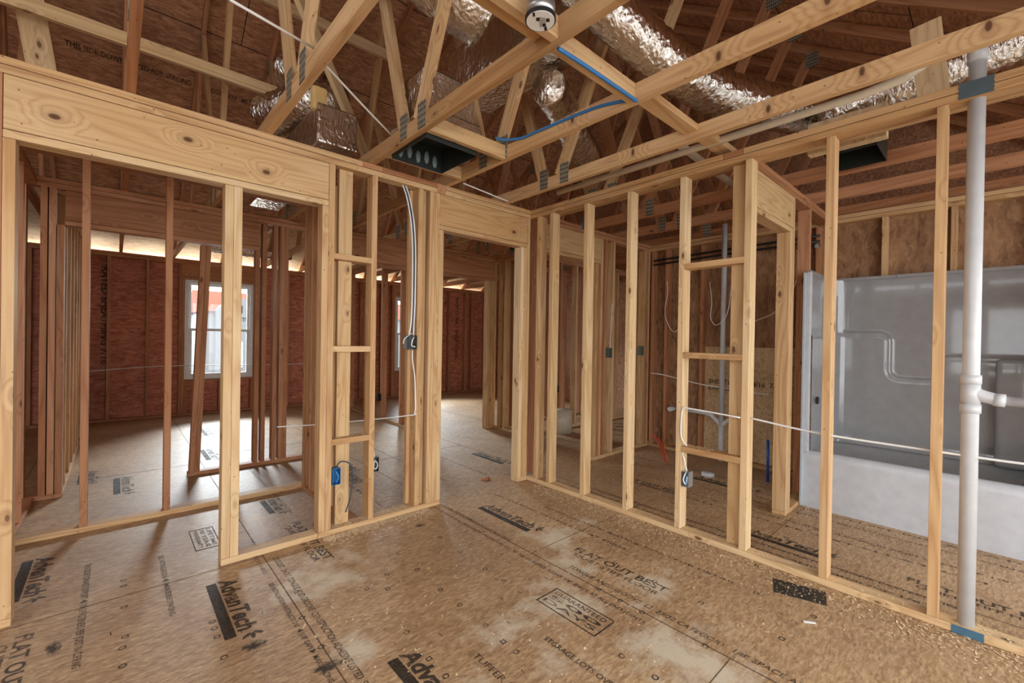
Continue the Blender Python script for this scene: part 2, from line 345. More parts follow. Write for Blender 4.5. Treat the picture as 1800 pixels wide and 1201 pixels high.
for y in (4.66, 5.66, 6.67, 7.68): deck_strip(ceil_far, XL, XRR, y, y + 0.008)
for y in (2.5, 1.49, 0.48, -0.5): deck_strip(ceil_near, XL, XRR, y, y + 0.008)
for x in (-0.2, 2.25, 4.7): deck_strip(ceil_near, x, x + 0.008, 0.48, 1.49); deck_strip(ceil_far, x + 1.2, x + 1.208, 4.66, 5.66)
for x in (1.02, 3.4, 5.6): deck_strip(ceil_near, x, x + 0.008, -0.5, 0.48); deck_strip(ceil_near, x, x + 0.008, 1.49, 2.5)
def lw_bm(x):
    bm = bmesh.new(); pts = [(YB0, 0.0), (YE1 - .15, 0.0), (YE1 - .15, zdeck(YE1 - .15)), (YR, ZR), (YB0, zdeck(YB0))]
    a = [bm.verts.new((x - .014, y, z)) for y, z in pts]; b = [bm.verts.new((x, y, z)) for y, z in pts]
    bm.faces.new(a); bm.faces.new(b[::-1])
    for k in range(5): bm.faces.new((a[k], b[k], b[(k + 1) % 5], a[(k + 1) % 5]))
    bmesh.ops.recalc_face_normals(bm, faces=bm.faces); return bm
YB0 = 2.95
tag(link('wall_left', lw_bm(XL), M_ROOF), kind='structure', label='strand board gable end wall at the left of the house')
def room_left():
    bm = bmesh.new()
    for y0, y1, z0, z1 in ((-1.85, -1.05, 0, 2.467), (-1.05, .55, 0, .75), (-1.05, .55, 2.0, 2.467), (.55, 2.95, 0, 2.467)):
        for v in bmesh.ops.create_cube(bm, size=1.0)['verts']: v.co = Vector((XL - .007 + v.co.x * .014, (y0 + y1) / 2 + v.co.y * (y1 - y0), (z0 + z1) / 2 + v.co.z * (z1 - z0)))
    return bm
tag(link('wall_left', room_left(), M_ROOF), kind='structure', label='strand board wall left of the photographer with a window opening')
# gable sheathing at the right end of the attic
def gable_bm(x):
    bm = bmesh.new(); pts = [(YE0 + .15, 0.0), (YE1 - .15, 0.0), (YE1 - .15, zdeck(YE1 - .15)), (YR, ZR), (YE0 + .15, zdeck(YE0 + .15))]
    a = [bm.verts.new((x, y, z)) for y, z in pts]; b = [bm.verts.new((x + .014, y, z)) for y, z in pts]
    bm.faces.new(a); bm.faces.new(b[::-1])
    for k in range(5): bm.faces.new((a[k], b[k], b[(k + 1) % 5], a[(k + 1) % 5]))
    bmesh.ops.recalc_face_normals(bm, faces=bm.faces); return bm
tag(link('wall_right', gable_bm(7.1), M_ROOF), kind='structure', label='strand board gable end wall at the right of the house')

YF = 8.55          # inner face of the far wall
WIN = [(0.80, 1.75), (4.40, 5.35)]
WZ0, WZ1 = 0.57, 2.15
def far_sheath():
    bm = bmesh.new(); xs = [XL, 0.80, 1.75, 4.40, 5.35, 7.1]; zs = [0, WZ0, WZ1, 2.47]
    for i in range(5):
        for j in range(3):
            if i in (1, 3) and j == 1: continue
            r = bmesh.ops.create_cube(bm, size=1.0)['verts']
            for v in r: v.co = Vector(((xs[i] + xs[i + 1]) / 2 + v.co.x * (xs[i + 1] - xs[i]), YF + DP + .007 + v.co.y * .014, (zs[j] + zs[j + 1]) / 2 + v.co.z * (zs[j + 1] - zs[j])))
    return bm
tag(link('wall_back', far_sheath(), M_OSBWALL), kind='structure', label='reddish strand board sheathing of the far wall with two window openings')
plate(-2.55, 7.1, YF, YF + DP, 0, FT, 'bottom plate of the far wall under the windows', W_RED, name='bottom_plate')
plate(-2.55, 7.1, YF, YF + DP, H1, H2, 'lower top plate of the far wall below the bright eave gap', W_RED)
plate(-2.55, 7.1, YF, YF + DP, H2, H3, 'upper top plate of the far wall below the bright eave gap', W_RED)
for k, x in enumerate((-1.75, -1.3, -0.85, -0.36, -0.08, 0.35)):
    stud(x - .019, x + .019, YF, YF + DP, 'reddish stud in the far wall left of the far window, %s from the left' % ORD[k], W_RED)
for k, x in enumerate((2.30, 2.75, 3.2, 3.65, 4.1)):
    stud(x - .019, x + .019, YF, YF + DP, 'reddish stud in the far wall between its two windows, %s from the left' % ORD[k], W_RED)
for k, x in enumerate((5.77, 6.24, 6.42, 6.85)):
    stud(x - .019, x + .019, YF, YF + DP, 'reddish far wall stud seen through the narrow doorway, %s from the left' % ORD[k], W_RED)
for w_i, (a, b) in enumerate(WIN):
    wn = ('the far left window', 'the far window behind the switch box')[w_i]
    for s, x in (('left', a - .038), ('right', b)):
        xo = x - .038 if s == 'left' else x + .038
        stud(x, x + FT, YF, YF + DP, 'inner stud at the %s side of %s' % (s, wn), W_RED, z1=WZ1)
        stud(xo, xo + FT, YF, YF + DP, 'outer stud at the %s side of %s' % (s, wn), W_RED)
    tag(box('window_header', a - .038, b + .038, YF, YF + DP, WZ1 + FT, H1, W_RED), 'knotty header board above %s' % wn, 'header')
    plate(a - .038, b + .038, YF, YF + DP, WZ1, WZ1 + FT, 'flat plate under the header above %s' % wn, W_RED, name='header_plate')
    plate(a, b, YF, YF + DP, WZ0 - FT, WZ0, 'rough sill plate under %s' % wn, W_RED, name='sill_plate')
    for k in range(3):
        x = a + .02 + k * (b - a - .04) / 2
        stud(x - .019, x + .019, YF, YF + DP, 'short stud under %s, %s from the left' % (wn, ORD[k]), W_RED, z1=WZ0 - FT, name='cripple_stud')
    # window unit
    r = root('window_%d' % (w_i + 1), ((a + b) / 2, YF + .05, WZ0), 'white vinyl double hung window in %s' % ('the far wall behind the leaning studs' if w_i == 0 else 'the far wall behind the grey switch box'), 'window', kind='structure')
    f = .045; bm = bmesh.new()
    def addb(bm, x0, x1, y0, y1, z0, z1):
        v_ = bmesh.ops.create_cube(bm, size=1.0)['verts']
        for v in v_: v.co = Vector(((x0 + x1) / 2 + v.co.x * (x1 - x0), (y0 + y1) / 2 + v.co.y * (y1 - y0), (z0 + z1) / 2 + v.co.z * (z1 - z0)))
    for q in ((a, a + f, WZ0, WZ1), (b - f, b, WZ0, WZ1), (a + f, b - f, WZ0, WZ0 + f), (a + f, b - f, WZ1 - f, WZ1)): addb(bm, q[0], q[1], YF + .02, YF + .10, q[2], q[3])
    link('window_frame', bm, M_VINYL, parent=r)
    mid = (WZ0 + WZ1) / 2 - .02
    for nm, zz0, zz1, yo in (('upper_sash', mid, WZ1 - f, .06), ('lower_sash', WZ0 + f, mid + .04, .03)):
        bm = bmesh.new(); s_ = .05 if nm == 'lower_sash' else .042
        for q in ((a + f, a + f + s_, zz0, zz1), (b - f - s_, b - f, zz0, zz1), (a + f + s_, b - f - s_, zz0, zz0 + .04), (a + f + s_, b - f - s_, zz1 - .04, zz1)): addb(bm, q[0], q[1], YF + yo, YF + yo + .028, q[2], q[3])
        so = link(nm, bm, M_VINYL, parent=r)
        bm = bmesh.new(); addb(bm, a + f + s_, b - f - s_, YF + yo + .012, YF + yo + .016, zz0 + .04, zz1 - .04); link('glass_pane', bm, M_GLASS, parent=so)

# side wall of the far room on the left, and hall wall
for k in range(9):
    y = 5.1 + k * .42
    stud(-0.39, -0.30, y, y + FT, 'stud in the far room left side wall, %s from the near end' % ORD[k], W_HONEY)
plate(-0.39, -0.30, 4.94, YF, 0, FT, 'bottom plate of the left side wall of the far room', name='bottom_plate')
plate(-0.39, -0.30, 4.94, YF, H1, H2, 'lower top plate of the left side wall of the far room')
plate(-0.39, -0.30, 4.94, YF, H2, H3, 'upper top plate of the left side wall of the far room')
tag(box('wall_left', -0.404, -0.39, 4.94, YF + DP, 0, HT, M_OSBWALL, bev=0), kind='structure', label='reddish strand board on the left side of the far room')
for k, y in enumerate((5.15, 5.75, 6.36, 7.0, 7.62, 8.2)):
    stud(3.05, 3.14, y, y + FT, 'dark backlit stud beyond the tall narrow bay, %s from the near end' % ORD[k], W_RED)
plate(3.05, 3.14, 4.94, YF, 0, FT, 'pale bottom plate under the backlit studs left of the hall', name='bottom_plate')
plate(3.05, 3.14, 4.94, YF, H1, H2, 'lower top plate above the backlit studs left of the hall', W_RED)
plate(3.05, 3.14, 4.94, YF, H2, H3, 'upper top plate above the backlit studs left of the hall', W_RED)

# ------------------------------------------------------------------ front wall (left in the picture), y = YL
YL = 2.857; YB = YL + DP
plate(-1.9, 1.217, YL, YB, H2, H3, 'long upper top plate over the big header, pale with knots', W_HONEY)
plate(1.217, 1.36, YL + .001, YB, H2, H3, 'short reddish filler piece in the upper top plate above the narrow bay', W_RED, name='filler_block', cat='block')
plate(1.36, 1.80, YL, YB, H2, H3, 'reddish upper top plate piece beside the register opening', W_RED)
plate(1.80, 1.875, YL + .001, YB, H1, H3, 'short end block in the top plates left of the small header', W_RED, name='filler_block', cat='block')
plate(1.875, 2.80, YL, YB, H2, H3, 'upper top plate over the small door header')
plate(-1.9, 1.80, YL, YB, H1, H2, 'long lower top plate over the big header, with pencil marks', W_HONEY)
plate(1.875, 2.80, YL, YB, H1, H2, 'lower top plate over the small door header')
def header(x0, x1, y0, y1, label, m=W_WIDE, z0=2.155, z1=H1):
    return tag(box('door_header', x0 + .001, x1 - .001, y0, y1, z0 + GAP, z1 - GAP, m, bev=.0035), label, 'header')
header(-0.366, 0.999, YL, YB, 'large pale header board with three dark knots over the wide closet opening', W_BIG)
header(1.826, 2.763, YL, YB, 'smaller honey header board over the narrow doorway at the corner')
plate(-0.366, 0.999, YL, YB, 2.117, 2.155, 'flat plate nailed under the large pale header', W_PALE, name='header_plate')
plate(1.826, 2.763, YL, YB, 2.117, 2.155, 'flat plate nailed under the smaller corner header', W_HONEY, name='header_plate')
stud(-0.366, -0.328, YL, YB, 'short jack stud at the left edge under the large header', W_HONEY, z1=2.117)
stud(-0.405, -0.367, YL, YB, 'full height stud at the far left edge of the large header', W_RED)
plate(-1.9, -0.328, YL, YB, 0, FT, 'bottom plate at the lower left corner under the left studs', name='bottom_plate')
stud(0.441, 0.482, YL, YB, 'left half of the free standing pale double post in the closet opening', W_PALE, z1=2.117)
stud(0.483, 0.524, YL, YB, 'right half of the free standing pale double post in the closet opening', W_PALE, z1=2.117)
plate(0.441, 0.958, YL, YB, 0, FT, 'short pale bottom plate running right from the double post', W_PALE, name='bottom_plate')
stud(0.960, 0.999, YL, YB, 'jack stud under the right end of the large header', W_HONEY, z1=2.117)
stud(1.000, 1.038, YL, YB, 'full height stud tight against the right end of the large header', W_HONEY)
stud(1.082, 1.172, YB - FT, YB, 'flat turned pale stud full of nail heads in the narrow bay', W_PALE)
stud(1.288, 1.326, YL, YB, 'stud at the right side of the narrow bay with three blocks', W_HONEY)
for k, (z, lb) in enumerate(((1.806, 'highest'), (1.205, 'middle'), (0.600, 'lowest, shaving covered'))):
    tag(box('blocking', 1.038, 1.288, YL, YB, z - .019, z + .019, W_HONEY), '%s horizontal block in the left narrow bay beside the large header' % lb, 'block')
plate(0.960, 1.865, YL, YB, 0, FT, 'bottom plate under the narrow bay with shavings on it', name='bottom_plate')
stud(1.644, 1.682, YL, YB, 'stud carrying the grey switch box and cables', W_HONEY)
stud(1.690, 1.725, YL + .03, YB, 'recessed stud right of the switch box stud', W_HONEY)
stud(1.742, 1.787, YL, YB, 'stud beside the dark slot left of the narrow doorway', W_HONEY)
stud(1.789, 1.826, YL, YB, 'full height stud left of the narrow doorway', W_HONEY)
stud(1.827, 1.865, YL, YB, 'jack stud forming the left side of the narrow doorway', W_PALE, z1=2.117)
stud(1.62, 1.709, YB, YB + FT, 'flat stud behind the switch box stud', W_HONEY)
stud(2.686, 2.724, YL, YB, 'knotty outer jack stud at the right side of the narrow doorway', W_PALE, z0=FT, z1=2.117)
stud(2.725, 2.763, YL, YB, 'inner jack stud at the right side of the narrow doorway', W_HONEY, z1=2.117)
stud(2.764, 2.799, YL, YB, 'thin full height stud right in the room corner', W_HONEY)
plate(2.686, 2.80, YL, YB, 0, FT, 'pale sawn end of bottom plate under the right doorway studs', W_PALE, name='bottom_plate')

# ------------------------------------------------------------------ right wall, x = XW
XW = 2.80; XB = XW + DP
plate(XW, XB, -1.7, 1.034, H2, H3, 'upper top plate of the right wall passing the white pipe')
plate(XW + .001, XB, 1.036, 1.148, H2, H3, 'short reddish filler piece in the upper plate of the right wall', W_RED, name='filler_block', cat='block')
plate(XW, XB, 1.15, YB, H2, H3, 'upper top plate of the right wall running to the room corner')
plate(XW, XB, -1.7, YB, H1, H2, 'long lower top plate of the right wall')
plate(XW, XB, -1.7, YL, 0, FT, 'long pale bottom plate of the right wall strewn with shavings', W_PALE, name='bottom_plate')
RW = [(2.733, 2.771, 'knotty stud next to the corner of the right wall', W_HONEY), (2.578, 2.616, 'first single stud of the right wall out from the corner', W_PALE),
      (2.202, 2.240, 'second single stud of the right wall out from the corner', W_PALE), (1.799, 1.837, 'third single stud of the right wall out from the corner', W_PALE),
      (1.390, 1.428, 'right wall stud carrying the steel outlet box and white cable', W_PALE), (0.979, 1.017, 'right wall stud with bark edge beside the flat wide stud', W_PALE),
      (0.575, 0.613, 'right wall stud in front of the left part of the bathtub', W_HONEY), (0.152, 0.190, 'right wall stud just left of the white vertical pipe', W_HONEY),
      (-0.42, -0.38, 'right wall stud beyond the right edge of the picture', W_HONEY)]
for y0, y1, lb, m in RW: stud(XW, XB, y0, y1, lb, m)
stud(XB - FT, XB, 1.019, 1.108, 'wide flat turned stud with many nail heads in the right wall', W_PALE)
for z, lb in ((1.790, 'highest'), (1.199, 'middle'), (0.573, 'lowest, shaving covered')):
    tag(box('blocking', XW, XB, 1.017, 1.390, z - .019, z + .019, W_HONEY), '%s horizontal block in the right wall beside the wide flat stud' % lb, 'block')

# ------------------------------------------------------------------ closet behind the large header
for k, x in enumerate((-0.165, 0.257)):
    stud(x, x + FT, 3.91, 4.0, '%s reddish stud on the closet back plate, seen through the wide opening' % ('left' if k == 0 else 'right'), W_RED)
stud(0.68, 0.718, 3.91, 4.0, 'closet back stud hidden behind the pale double post', W_RED)
plate(-0.45, 1.26, 3.91, 4.0, 0, FT, 'long bottom plate across the back of the closet', W_HONEY, name='bottom_plate')
plate(-0.45, 1.26, 3.91, 4.0, H1, H2, 'lower top plate across the back of the closet', W_RED)
plate(-0.45, 1.26, 3.91, 4.0, H2, H3, 'upper top plate across the back of the closet', W_RED)
for k, y in enumerate((3.865, 3.815, 3.69, 3.65, 3.52, 3.47, 3.25)):
    stud(1.171, 1.26, y, y + FT, 'stud in the closet right side wall, %s from the back' % ORD[k], (W_HONEY, W_RED)[k % 2])
plate(1.171, 1.26, YB, 3.91, 0, FT, 'bottom plate of the right side wall of the closet', W_RED, name='bottom_plate')
plate(1.171, 1.26, YB, 3.91, H1, H2, 'lower top plate of the right side wall of the closet', W_RED)
plate(1.171, 1.26, YB, 3.91, H2, H3, 'upper top plate of the right side wall of the closet', W_RED)
for k, y in enumerate((3.35, 3.72, 3.88, 4.25)):
    stud(-0.54, -0.451, y, y + FT, 'reddish stud in the left side wall of the closet, %s from the front' % ORD[k], W_RED)
plate(-0.54, -0.451, YB, 4.85, 0, FT, 'bottom plate of the left side wall of the closet', W_RED, name='bottom_plate')
plate(-0.54, -0.451, YB, 4.85, H1, H2, 'lower top plate of the left side wall of the closet', W_RED)
plate(-0.54, -0.451, YB, 4.85, H2, H3, 'upper top plate of the left side wall of the closet', W_RED)

# ------------------------------------------------------------------ third wall, y = 4.85
Y3 = 4.85; Y3B = Y3 + DP
plate(-0.54, 7.05, Y3, Y3B, H2, H3, 'upper top plate of the middle partition behind the closet', W_RED)
plate(-0.54, 7.05, Y3, Y3B, H1, H2, 'lower top plate of the middle partition behind the closet', W_RED)
header(-0.30, 1.045, Y3, Y3B, 'reddish knotty header over the opening to the room with the far window', W_RED)
plate(-0.30, 1.045, Y3, Y3B, 2.117, 2.155, 'flat plate under the reddish header behind the closet', W_RED, name='header_plate')
for k, (x, z1) in enumerate(((-0.54, H1), (-0.43, H1), (-0.385, H1), (-0.34, 2.117))):
    stud(x, x + FT, Y3, Y3B, 'dark stud at the middle partition left end, %s from the left' % ORD[k], W_RED, z1=z1)
plate(-0.54, -0.30, Y3, Y3B, 0, FT, 'short bottom plate at the left end of the middle partition', W_RED, name='bottom_plate')
plate(0.49, 1.60, Y3, Y3B, 0, FT, 'bottom plate carrying the two leaning studs behind the closet', W_RED, name='bottom_plate')
for k, x in enumerate((0.50, 0.539)):
    tag(stick('leaning_stud', (x + .019, Y3 + .045, .036), (x + .089, Y3 + .045, 2.104), FT, DP, W_RED), '%s of the two leaning studs in front of the far window' % ('left' if k == 0 else 'right'), 'stud')
for k, (x, z1) in enumerate(((1.006, 2.117), (1.066, H1), (1.165, H1), (1.225, H1), (1.264, H1), (1.50, H1), (1.56, H1))):
    stud(x, x + FT, Y3, Y3B, 'reddish middle partition stud right of the window view, %s from the left' % ORD[k], W_RED, z1=z1)
header(1.60, 4.03, Y3, Y3B, 'long dark header over the wide opening at the end of the hall', W_RED)
plate(1.60, 4.03, Y3, Y3B, 2.117, 2.155, 'flat plate under the long dark hall header', W_RED, name='header_plate')
for k, (x, z1) in enumerate(((3.925, 2.117), (3.964, 2.117), (4.003, 2.117), (4.05, H1), (4.26, H1), (4.40, H1), (4.8, H1), (5.2, H1), (5.6, H1), (6.0, H1))):
    stud(x, x + FT, Y3, Y3B, 'stud at the right of the hall end opening, %s from the left' % ORD[k], W_HONEY if k < 4 else W_RED, z1=z1)
plate(3.925, 6.1, Y3, Y3B, 0, FT, 'bottom plate right of the hall end opening', name='bottom_plate')

# hall side wall and small closets behind the right wall
for k, y in enumerate((4.72, 4.60, 4.38, 4.24)):
    stud(4.05, 4.139, y, y + FT, 'stud in the right side of the hall, %s from the far end' % ORD[k], W_HONEY)
plate(4.05, 4.139, 4.252, Y3, 0, FT, 'bottom plate of the right side of the hall', name='bottom_plate')
plate(4.05, 4.139, 4.2, Y3, H1, H2, 'lower top plate of the right side of the hall', W_RED)
plate(4.05, 4.139, 4.2, Y3, H2, H3, 'upper top plate of the right side of the hall', W_RED)
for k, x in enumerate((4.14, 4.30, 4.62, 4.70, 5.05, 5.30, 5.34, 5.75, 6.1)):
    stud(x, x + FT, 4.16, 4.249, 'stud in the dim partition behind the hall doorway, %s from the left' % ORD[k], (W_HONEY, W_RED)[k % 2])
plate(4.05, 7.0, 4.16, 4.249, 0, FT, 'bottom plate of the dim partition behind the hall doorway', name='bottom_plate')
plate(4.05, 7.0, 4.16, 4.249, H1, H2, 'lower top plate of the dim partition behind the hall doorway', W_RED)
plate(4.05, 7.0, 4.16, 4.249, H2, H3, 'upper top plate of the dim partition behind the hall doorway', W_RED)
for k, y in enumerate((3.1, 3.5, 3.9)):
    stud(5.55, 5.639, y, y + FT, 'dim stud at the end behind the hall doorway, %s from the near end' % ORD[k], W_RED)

# ------------------------------------------------------------------ wall y=2.857 continuing right of the corner
header(XB + .03, 3.875, YL, YB, 'honey header behind the right wall with a small knot', W_WIDE)
plate(XB + .03, 3.875, YL, YB, 2.117, 2.155, 'flat plate under the header behind the right wall', name='header_plate')
stud(XB, XB + .03, YL, YB, 'thin stud behind the room corner under the hidden header', W_RED)
for k, (x0, x1, z1) in enumerate(((3.79, 3.831, 2.117), (3.832, 3.873, 2.117), (3.876, 3.914, H1), (3.95, 3.985, H1))):
    stud(x0, x1, YL, YB, 'stud in the cluster right of the hidden doorway, %s from left' % ORD[k], (W_HONEY, W_RED)[k % 2], z1=z1)
stud(4.10, 4.138, YL, YB, 'scraped stud with a switch box behind the right wall', W_HONEY)
for k, x in enumerate((4.76, 4.80, 4.84)):
    stud(x, x + FT, YL, YB, 'stud in the far corner post with the dark box, %s from the left' % ORD[k], (W_HONEY, W_RED)[k % 2])
plate(3.79, 4.88, YL, YB, 0, FT, 'bottom plate running to the far corner post', name='bottom_plate')
plate(XB, 4.88, YL, YB, H1, H2, 'lower top plate running to the far corner post', W_RED)
plate(XB, 4.88, YL, YB, H2, H3, 'upper top plate running to the far corner post', W_RED)

# rear bathroom wall, inner face x = XT
XT = 4.88
for k, y in enumerate((2.80, 2.62, 2.19, 1.75, 1.36, 1.10, 0.62, 0.20, -0.22, -0.65)):
    if k == 0: lb = 'corner stud of the rear bathroom wall'
    elif k < 6: lb = 'stud of the rear bathroom wall left of the tub, %s from the far corner' % ORD[k - 1]
    else: lb = 'stud of the rear bathroom wall showing above the tub, %s from the left' % ORD[k - 6]
    stud(XT, XT + DP, y, y + FT, lb, W_RED if k < 6 else W_HONEY)
plate(XT, XT + DP, -1.7, YB, 0, FT, 'bottom plate of the rear bathroom wall', name='bottom_plate')
plate(XT, XT + DP, -1.7, YB, H1, H2, 'lower top plate of the rear bathroom wall', W_HONEY)
plate(XT, XT + DP, -1.7, YB, H2, H3, 'upper top plate of the rear bathroom wall', W_HONEY)
tag(box('wall_rear', XT + DP, XT + DP + .014, -1.7, YB, 0, HT, M_BROWN, bev=0), kind='structure', label='strand board behind the tub and rear bathroom studs')
pn = tag(box('plywood_sheet', XT + DP - .016, XT + DP - .002, 1.13, 2.20, .04, 1.24, M_PLY, bev=.001), 'pale loose strand panel against the rear bathroom wall behind the white drain', 'panel')

# partition at the end of the tub
YP = 1.02
header(XB, 3.76, YP, YP + DP, 'wavy grained header running back to the tub end, seen past the flat stud', W_WIDE)
plate(XB, 3.76, YP, YP + DP, 2.117, 2.155, 'flat plate under the header running back to the tub', name='header_plate')
plate(XB, XT, YP, YP + DP, H1, H2, 'lower top plate of the short partition at the tub end', W_RED)
plate(XB, XT, YP, YP + DP, H2, H3, 'upper top plate of the short partition at the tub end', W_RED)
stud(3.69, 3.725, YP, YP + DP, 'left jack stud at the tub end partition, with nail holes', W_HONEY, z1=2.117)
stud(3.725, 3.76, YP, YP + DP, 'right jack stud at the tub end partition', W_HONEY, z1=2.117)
stud(3.762, 3.80, YP, YP + DP, 'full height stud at the tub end partition', W_HONEY)
stud(4.20, 4.238, YP, YP + DP, 'stud behind the left end of the tub surround', W_RED)
plate(3.69, 4.84, YP, YP + DP, 0, FT, 'bottom plate of the tub end partition with sawn end', name='bottom_plate')

# ------------------------------------------------------------------ roof trusses
TX = [-1.785, -1.175, -0.565, 0.045, 0.655, 1.29, 1.90, 2.51, 3.12, 3.73, 4.34, 4.95, 5.56, 6.17, 6.78]
def truss(x, i):
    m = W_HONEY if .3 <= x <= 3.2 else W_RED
    near = {3: 'directly above left of centre', 4: 'left of the register opening', 5: 'carrying the left side of the register opening', 6: 'with the blue cable along its bottom chord', 7: 'just left of the right wall, with the cream pipe beside it'}
    lb = 'wooden roof truss %s' % near[i] if i in near else ('wooden roof truss at far left of the attic, number %s from the left end' % ORD[i] if i < 3 else 'dark roof truss beyond the right wall, %s to the right of it' % ORD[i - 8])
    r = root('roof_truss', (x, YR, 2.467), lb, 'roof truss', 'roof trusses spanning front to back')
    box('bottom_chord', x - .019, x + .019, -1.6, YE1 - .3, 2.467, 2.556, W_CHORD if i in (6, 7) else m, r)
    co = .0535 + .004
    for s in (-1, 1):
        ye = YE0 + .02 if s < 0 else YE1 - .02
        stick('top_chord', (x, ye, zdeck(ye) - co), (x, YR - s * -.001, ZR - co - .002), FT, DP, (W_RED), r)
        f = lambda y: YR + s * (YR - y) * -1 if False else (y if s < 0 else 2 * YR - y)
        stick('web', (x, f(2.42), 2.55), (x, f(3.40), 5.65), FT - .002, DP, m, r)
        stick('web', (x, f(2.25), 2.55), (x, f(1.40), 4.38), FT - .002, DP, m, r)
        stick('web', (x, f(0.35), 2.55), (x, f(1.28), 4.32), FT - .002, DP, W_RED, r) if s > 0 else None
        if i >= 3:
            for y in (2.19, 2.40):
                link('connector_plate', box_bm(.003, .085, .15), M_PLATE, (x - .0195, f(y), 2.475), None, r)
            link('connector_plate', box_bm(.003, .12, .16), M_PLATE, (x - .0195, f(1.36), 4.28), None, r)
    return r
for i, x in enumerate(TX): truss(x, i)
# lateral braces
tag(stick('web_brace', (-2.3, 4.03, 3.30), (0.99, 4.03, 3.30), .038, .089, W_PALE, side=Vector((0, 1, 0))), 'long pale lateral brace crossing the upper left attic', 'brace')
tag(stick('web_brace', (0.85, 4.05, 4.06), (2.0, 4.05, 4.06), .038, .089, W_PALE, side=Vector((0, 1, 0))), 'second piece of the pale lateral brace, right of centre of the attic', 'brace')
tag(stick('web_brace', (0.62, 2.9, 3.75), (1.55, 3.5, 2.72), .038, .089, W_PALE, side=Vector((0.5, -0.8, 0))), 'pale diagonal brace slanting down behind the left joint plates', 'brace')
tag(stick('gable_brace', (-0.46, 4.2, 3.62), (-0.31, 4.2, 2.56), .038, .14, W_PALE, side=Vector((0, 1, 0))), 'broad grey slanted board at the top left corner of the attic', 'brace')
tag(box('gable_post', -0.60, -0.562, 4.26, 4.349, 2.47, 3.9, W_RED), 'reddish upright at the extreme top left of the attic', 'stud')
# cross blocks at ceiling level
tag(box('cross_block', 1.309, 1.881, 2.165, 2.203, 2.467, 2.556, W_PALE), 'pale cross block in front of the register opening', 'block')
tag(box('cross_block', 1.309, 1.881, 2.66, 2.698, 2.467, 2.556, W_HONEY), 'cross block behind the register opening', 'block')
tag(box('cross_block', 0.674, 1.271, 1.16, 1.198, 2.467, 2.556, W_HONEY), 'cross block the round fixture box is fixed to', 'block')
tag(box('cross_block', 0.674, 1.271, 1.205, 1.294, 2.518, 2.556, W_HONEY), 'flat cross board above the round fixture block', 'block')
tag(box('cross_block', 1.309, 1.881, 1.20, 1.238, 2.467, 2.556, W_HONEY), 'cross board carrying the bent blue cable', 'block')
tag(box('cross_block', 1.919, 2.491, 1.17, 1.259, 2.518, 2.556, W_HONEY), 'flat cross board between the blue cable truss and the pipe truss', 'block')
tag(box('cross_block', 2.529, 3.101, 1.13, 1.219, 2.50, 2.538, W_HONEY), 'flat board with broken end crossing above the right wall plates', 'block')
tag(stick('scab_board', (3.08, .22, 2.53), (3.08, .26, 2.95), .02, .12, W_PALE), 'pale vertical scab board behind the right ceiling chord near the white pipe', 'board')

# ------------------------------------------------------------------ register boot and ducts
def open_box(name, x0, x1, y0, y1, z0, z1, m, parent=None, t=.004):
    bm = bmesh.new()
    def ab(a, b, c, d, e, f):
        for v in bmesh.ops.create_cube(bm, size=1.0)['verts']:
            v.co = Vector(((a + b) / 2 + v.co.x * (b - a), (c + d) / 2 + v.co.y * (d - c), (e + f) / 2 + v.co.z * (f - e)))
    ab(x0, x0 + t, y0, y1, z0, z1); ab(x1 - t, x1, y0, y1, z0, z1); ab(x0 + t, x1 - t, y0, y0 + t, z0, z1); ab(x0 + t, x1 - t, y1 - t, y1, z0, z1); ab(x0, x1, y0, y1, z1 - t, z1)
    return link(name, bm, m, parent=parent)
bt = root('register_boot', (1.49, 2.43, 2.45), 'open black lined register box under the ceiling with a foil wrapped riser', 'air duct')
open_box('duct_liner', 1.312, 1.69, 2.215, 2.63, 2.445, 2.60, M_DARKMET, bt)
open_box('foil_skirt', 1.3105, 1.70, 2.206, 2.655, 2.56, 2.63, M_FOIL, bt)
bm = bmesh.new()
for k in range(5):
    bmesh.ops.create_icosphere(bm, subdivisions=2, radius=1, matrix=Matrix.Translation((1.37 + k * .065, 2.625, 2.51 + .012 * (k % 2))) @ Matrix.Diagonal((.02, .012, .045, 1)))
link('glue_daub', bm, plain('grey_mastic', (.16, .2, .19), .6), parent=bt, smooth=True)
open_box('foil_riser', 1.325, 1.68, 2.25, 2.60, 2.63, 2.88, M_FOIL, bt)
b2 = root('register_boot', (3.45, .60, 2.47), 'second open register box with foil end beyond the right wall', 'air duct')
open_box('duct_liner', 3.28, 3.62, .47, .73, 2.46, 2.62, M_DARKMET, b2)
tag(box('plywood_collar', 3.20, 3.27, .42, .80, 2.47, 2.66, M_PLY), 'pale board at the left side of the second register box', 'board')

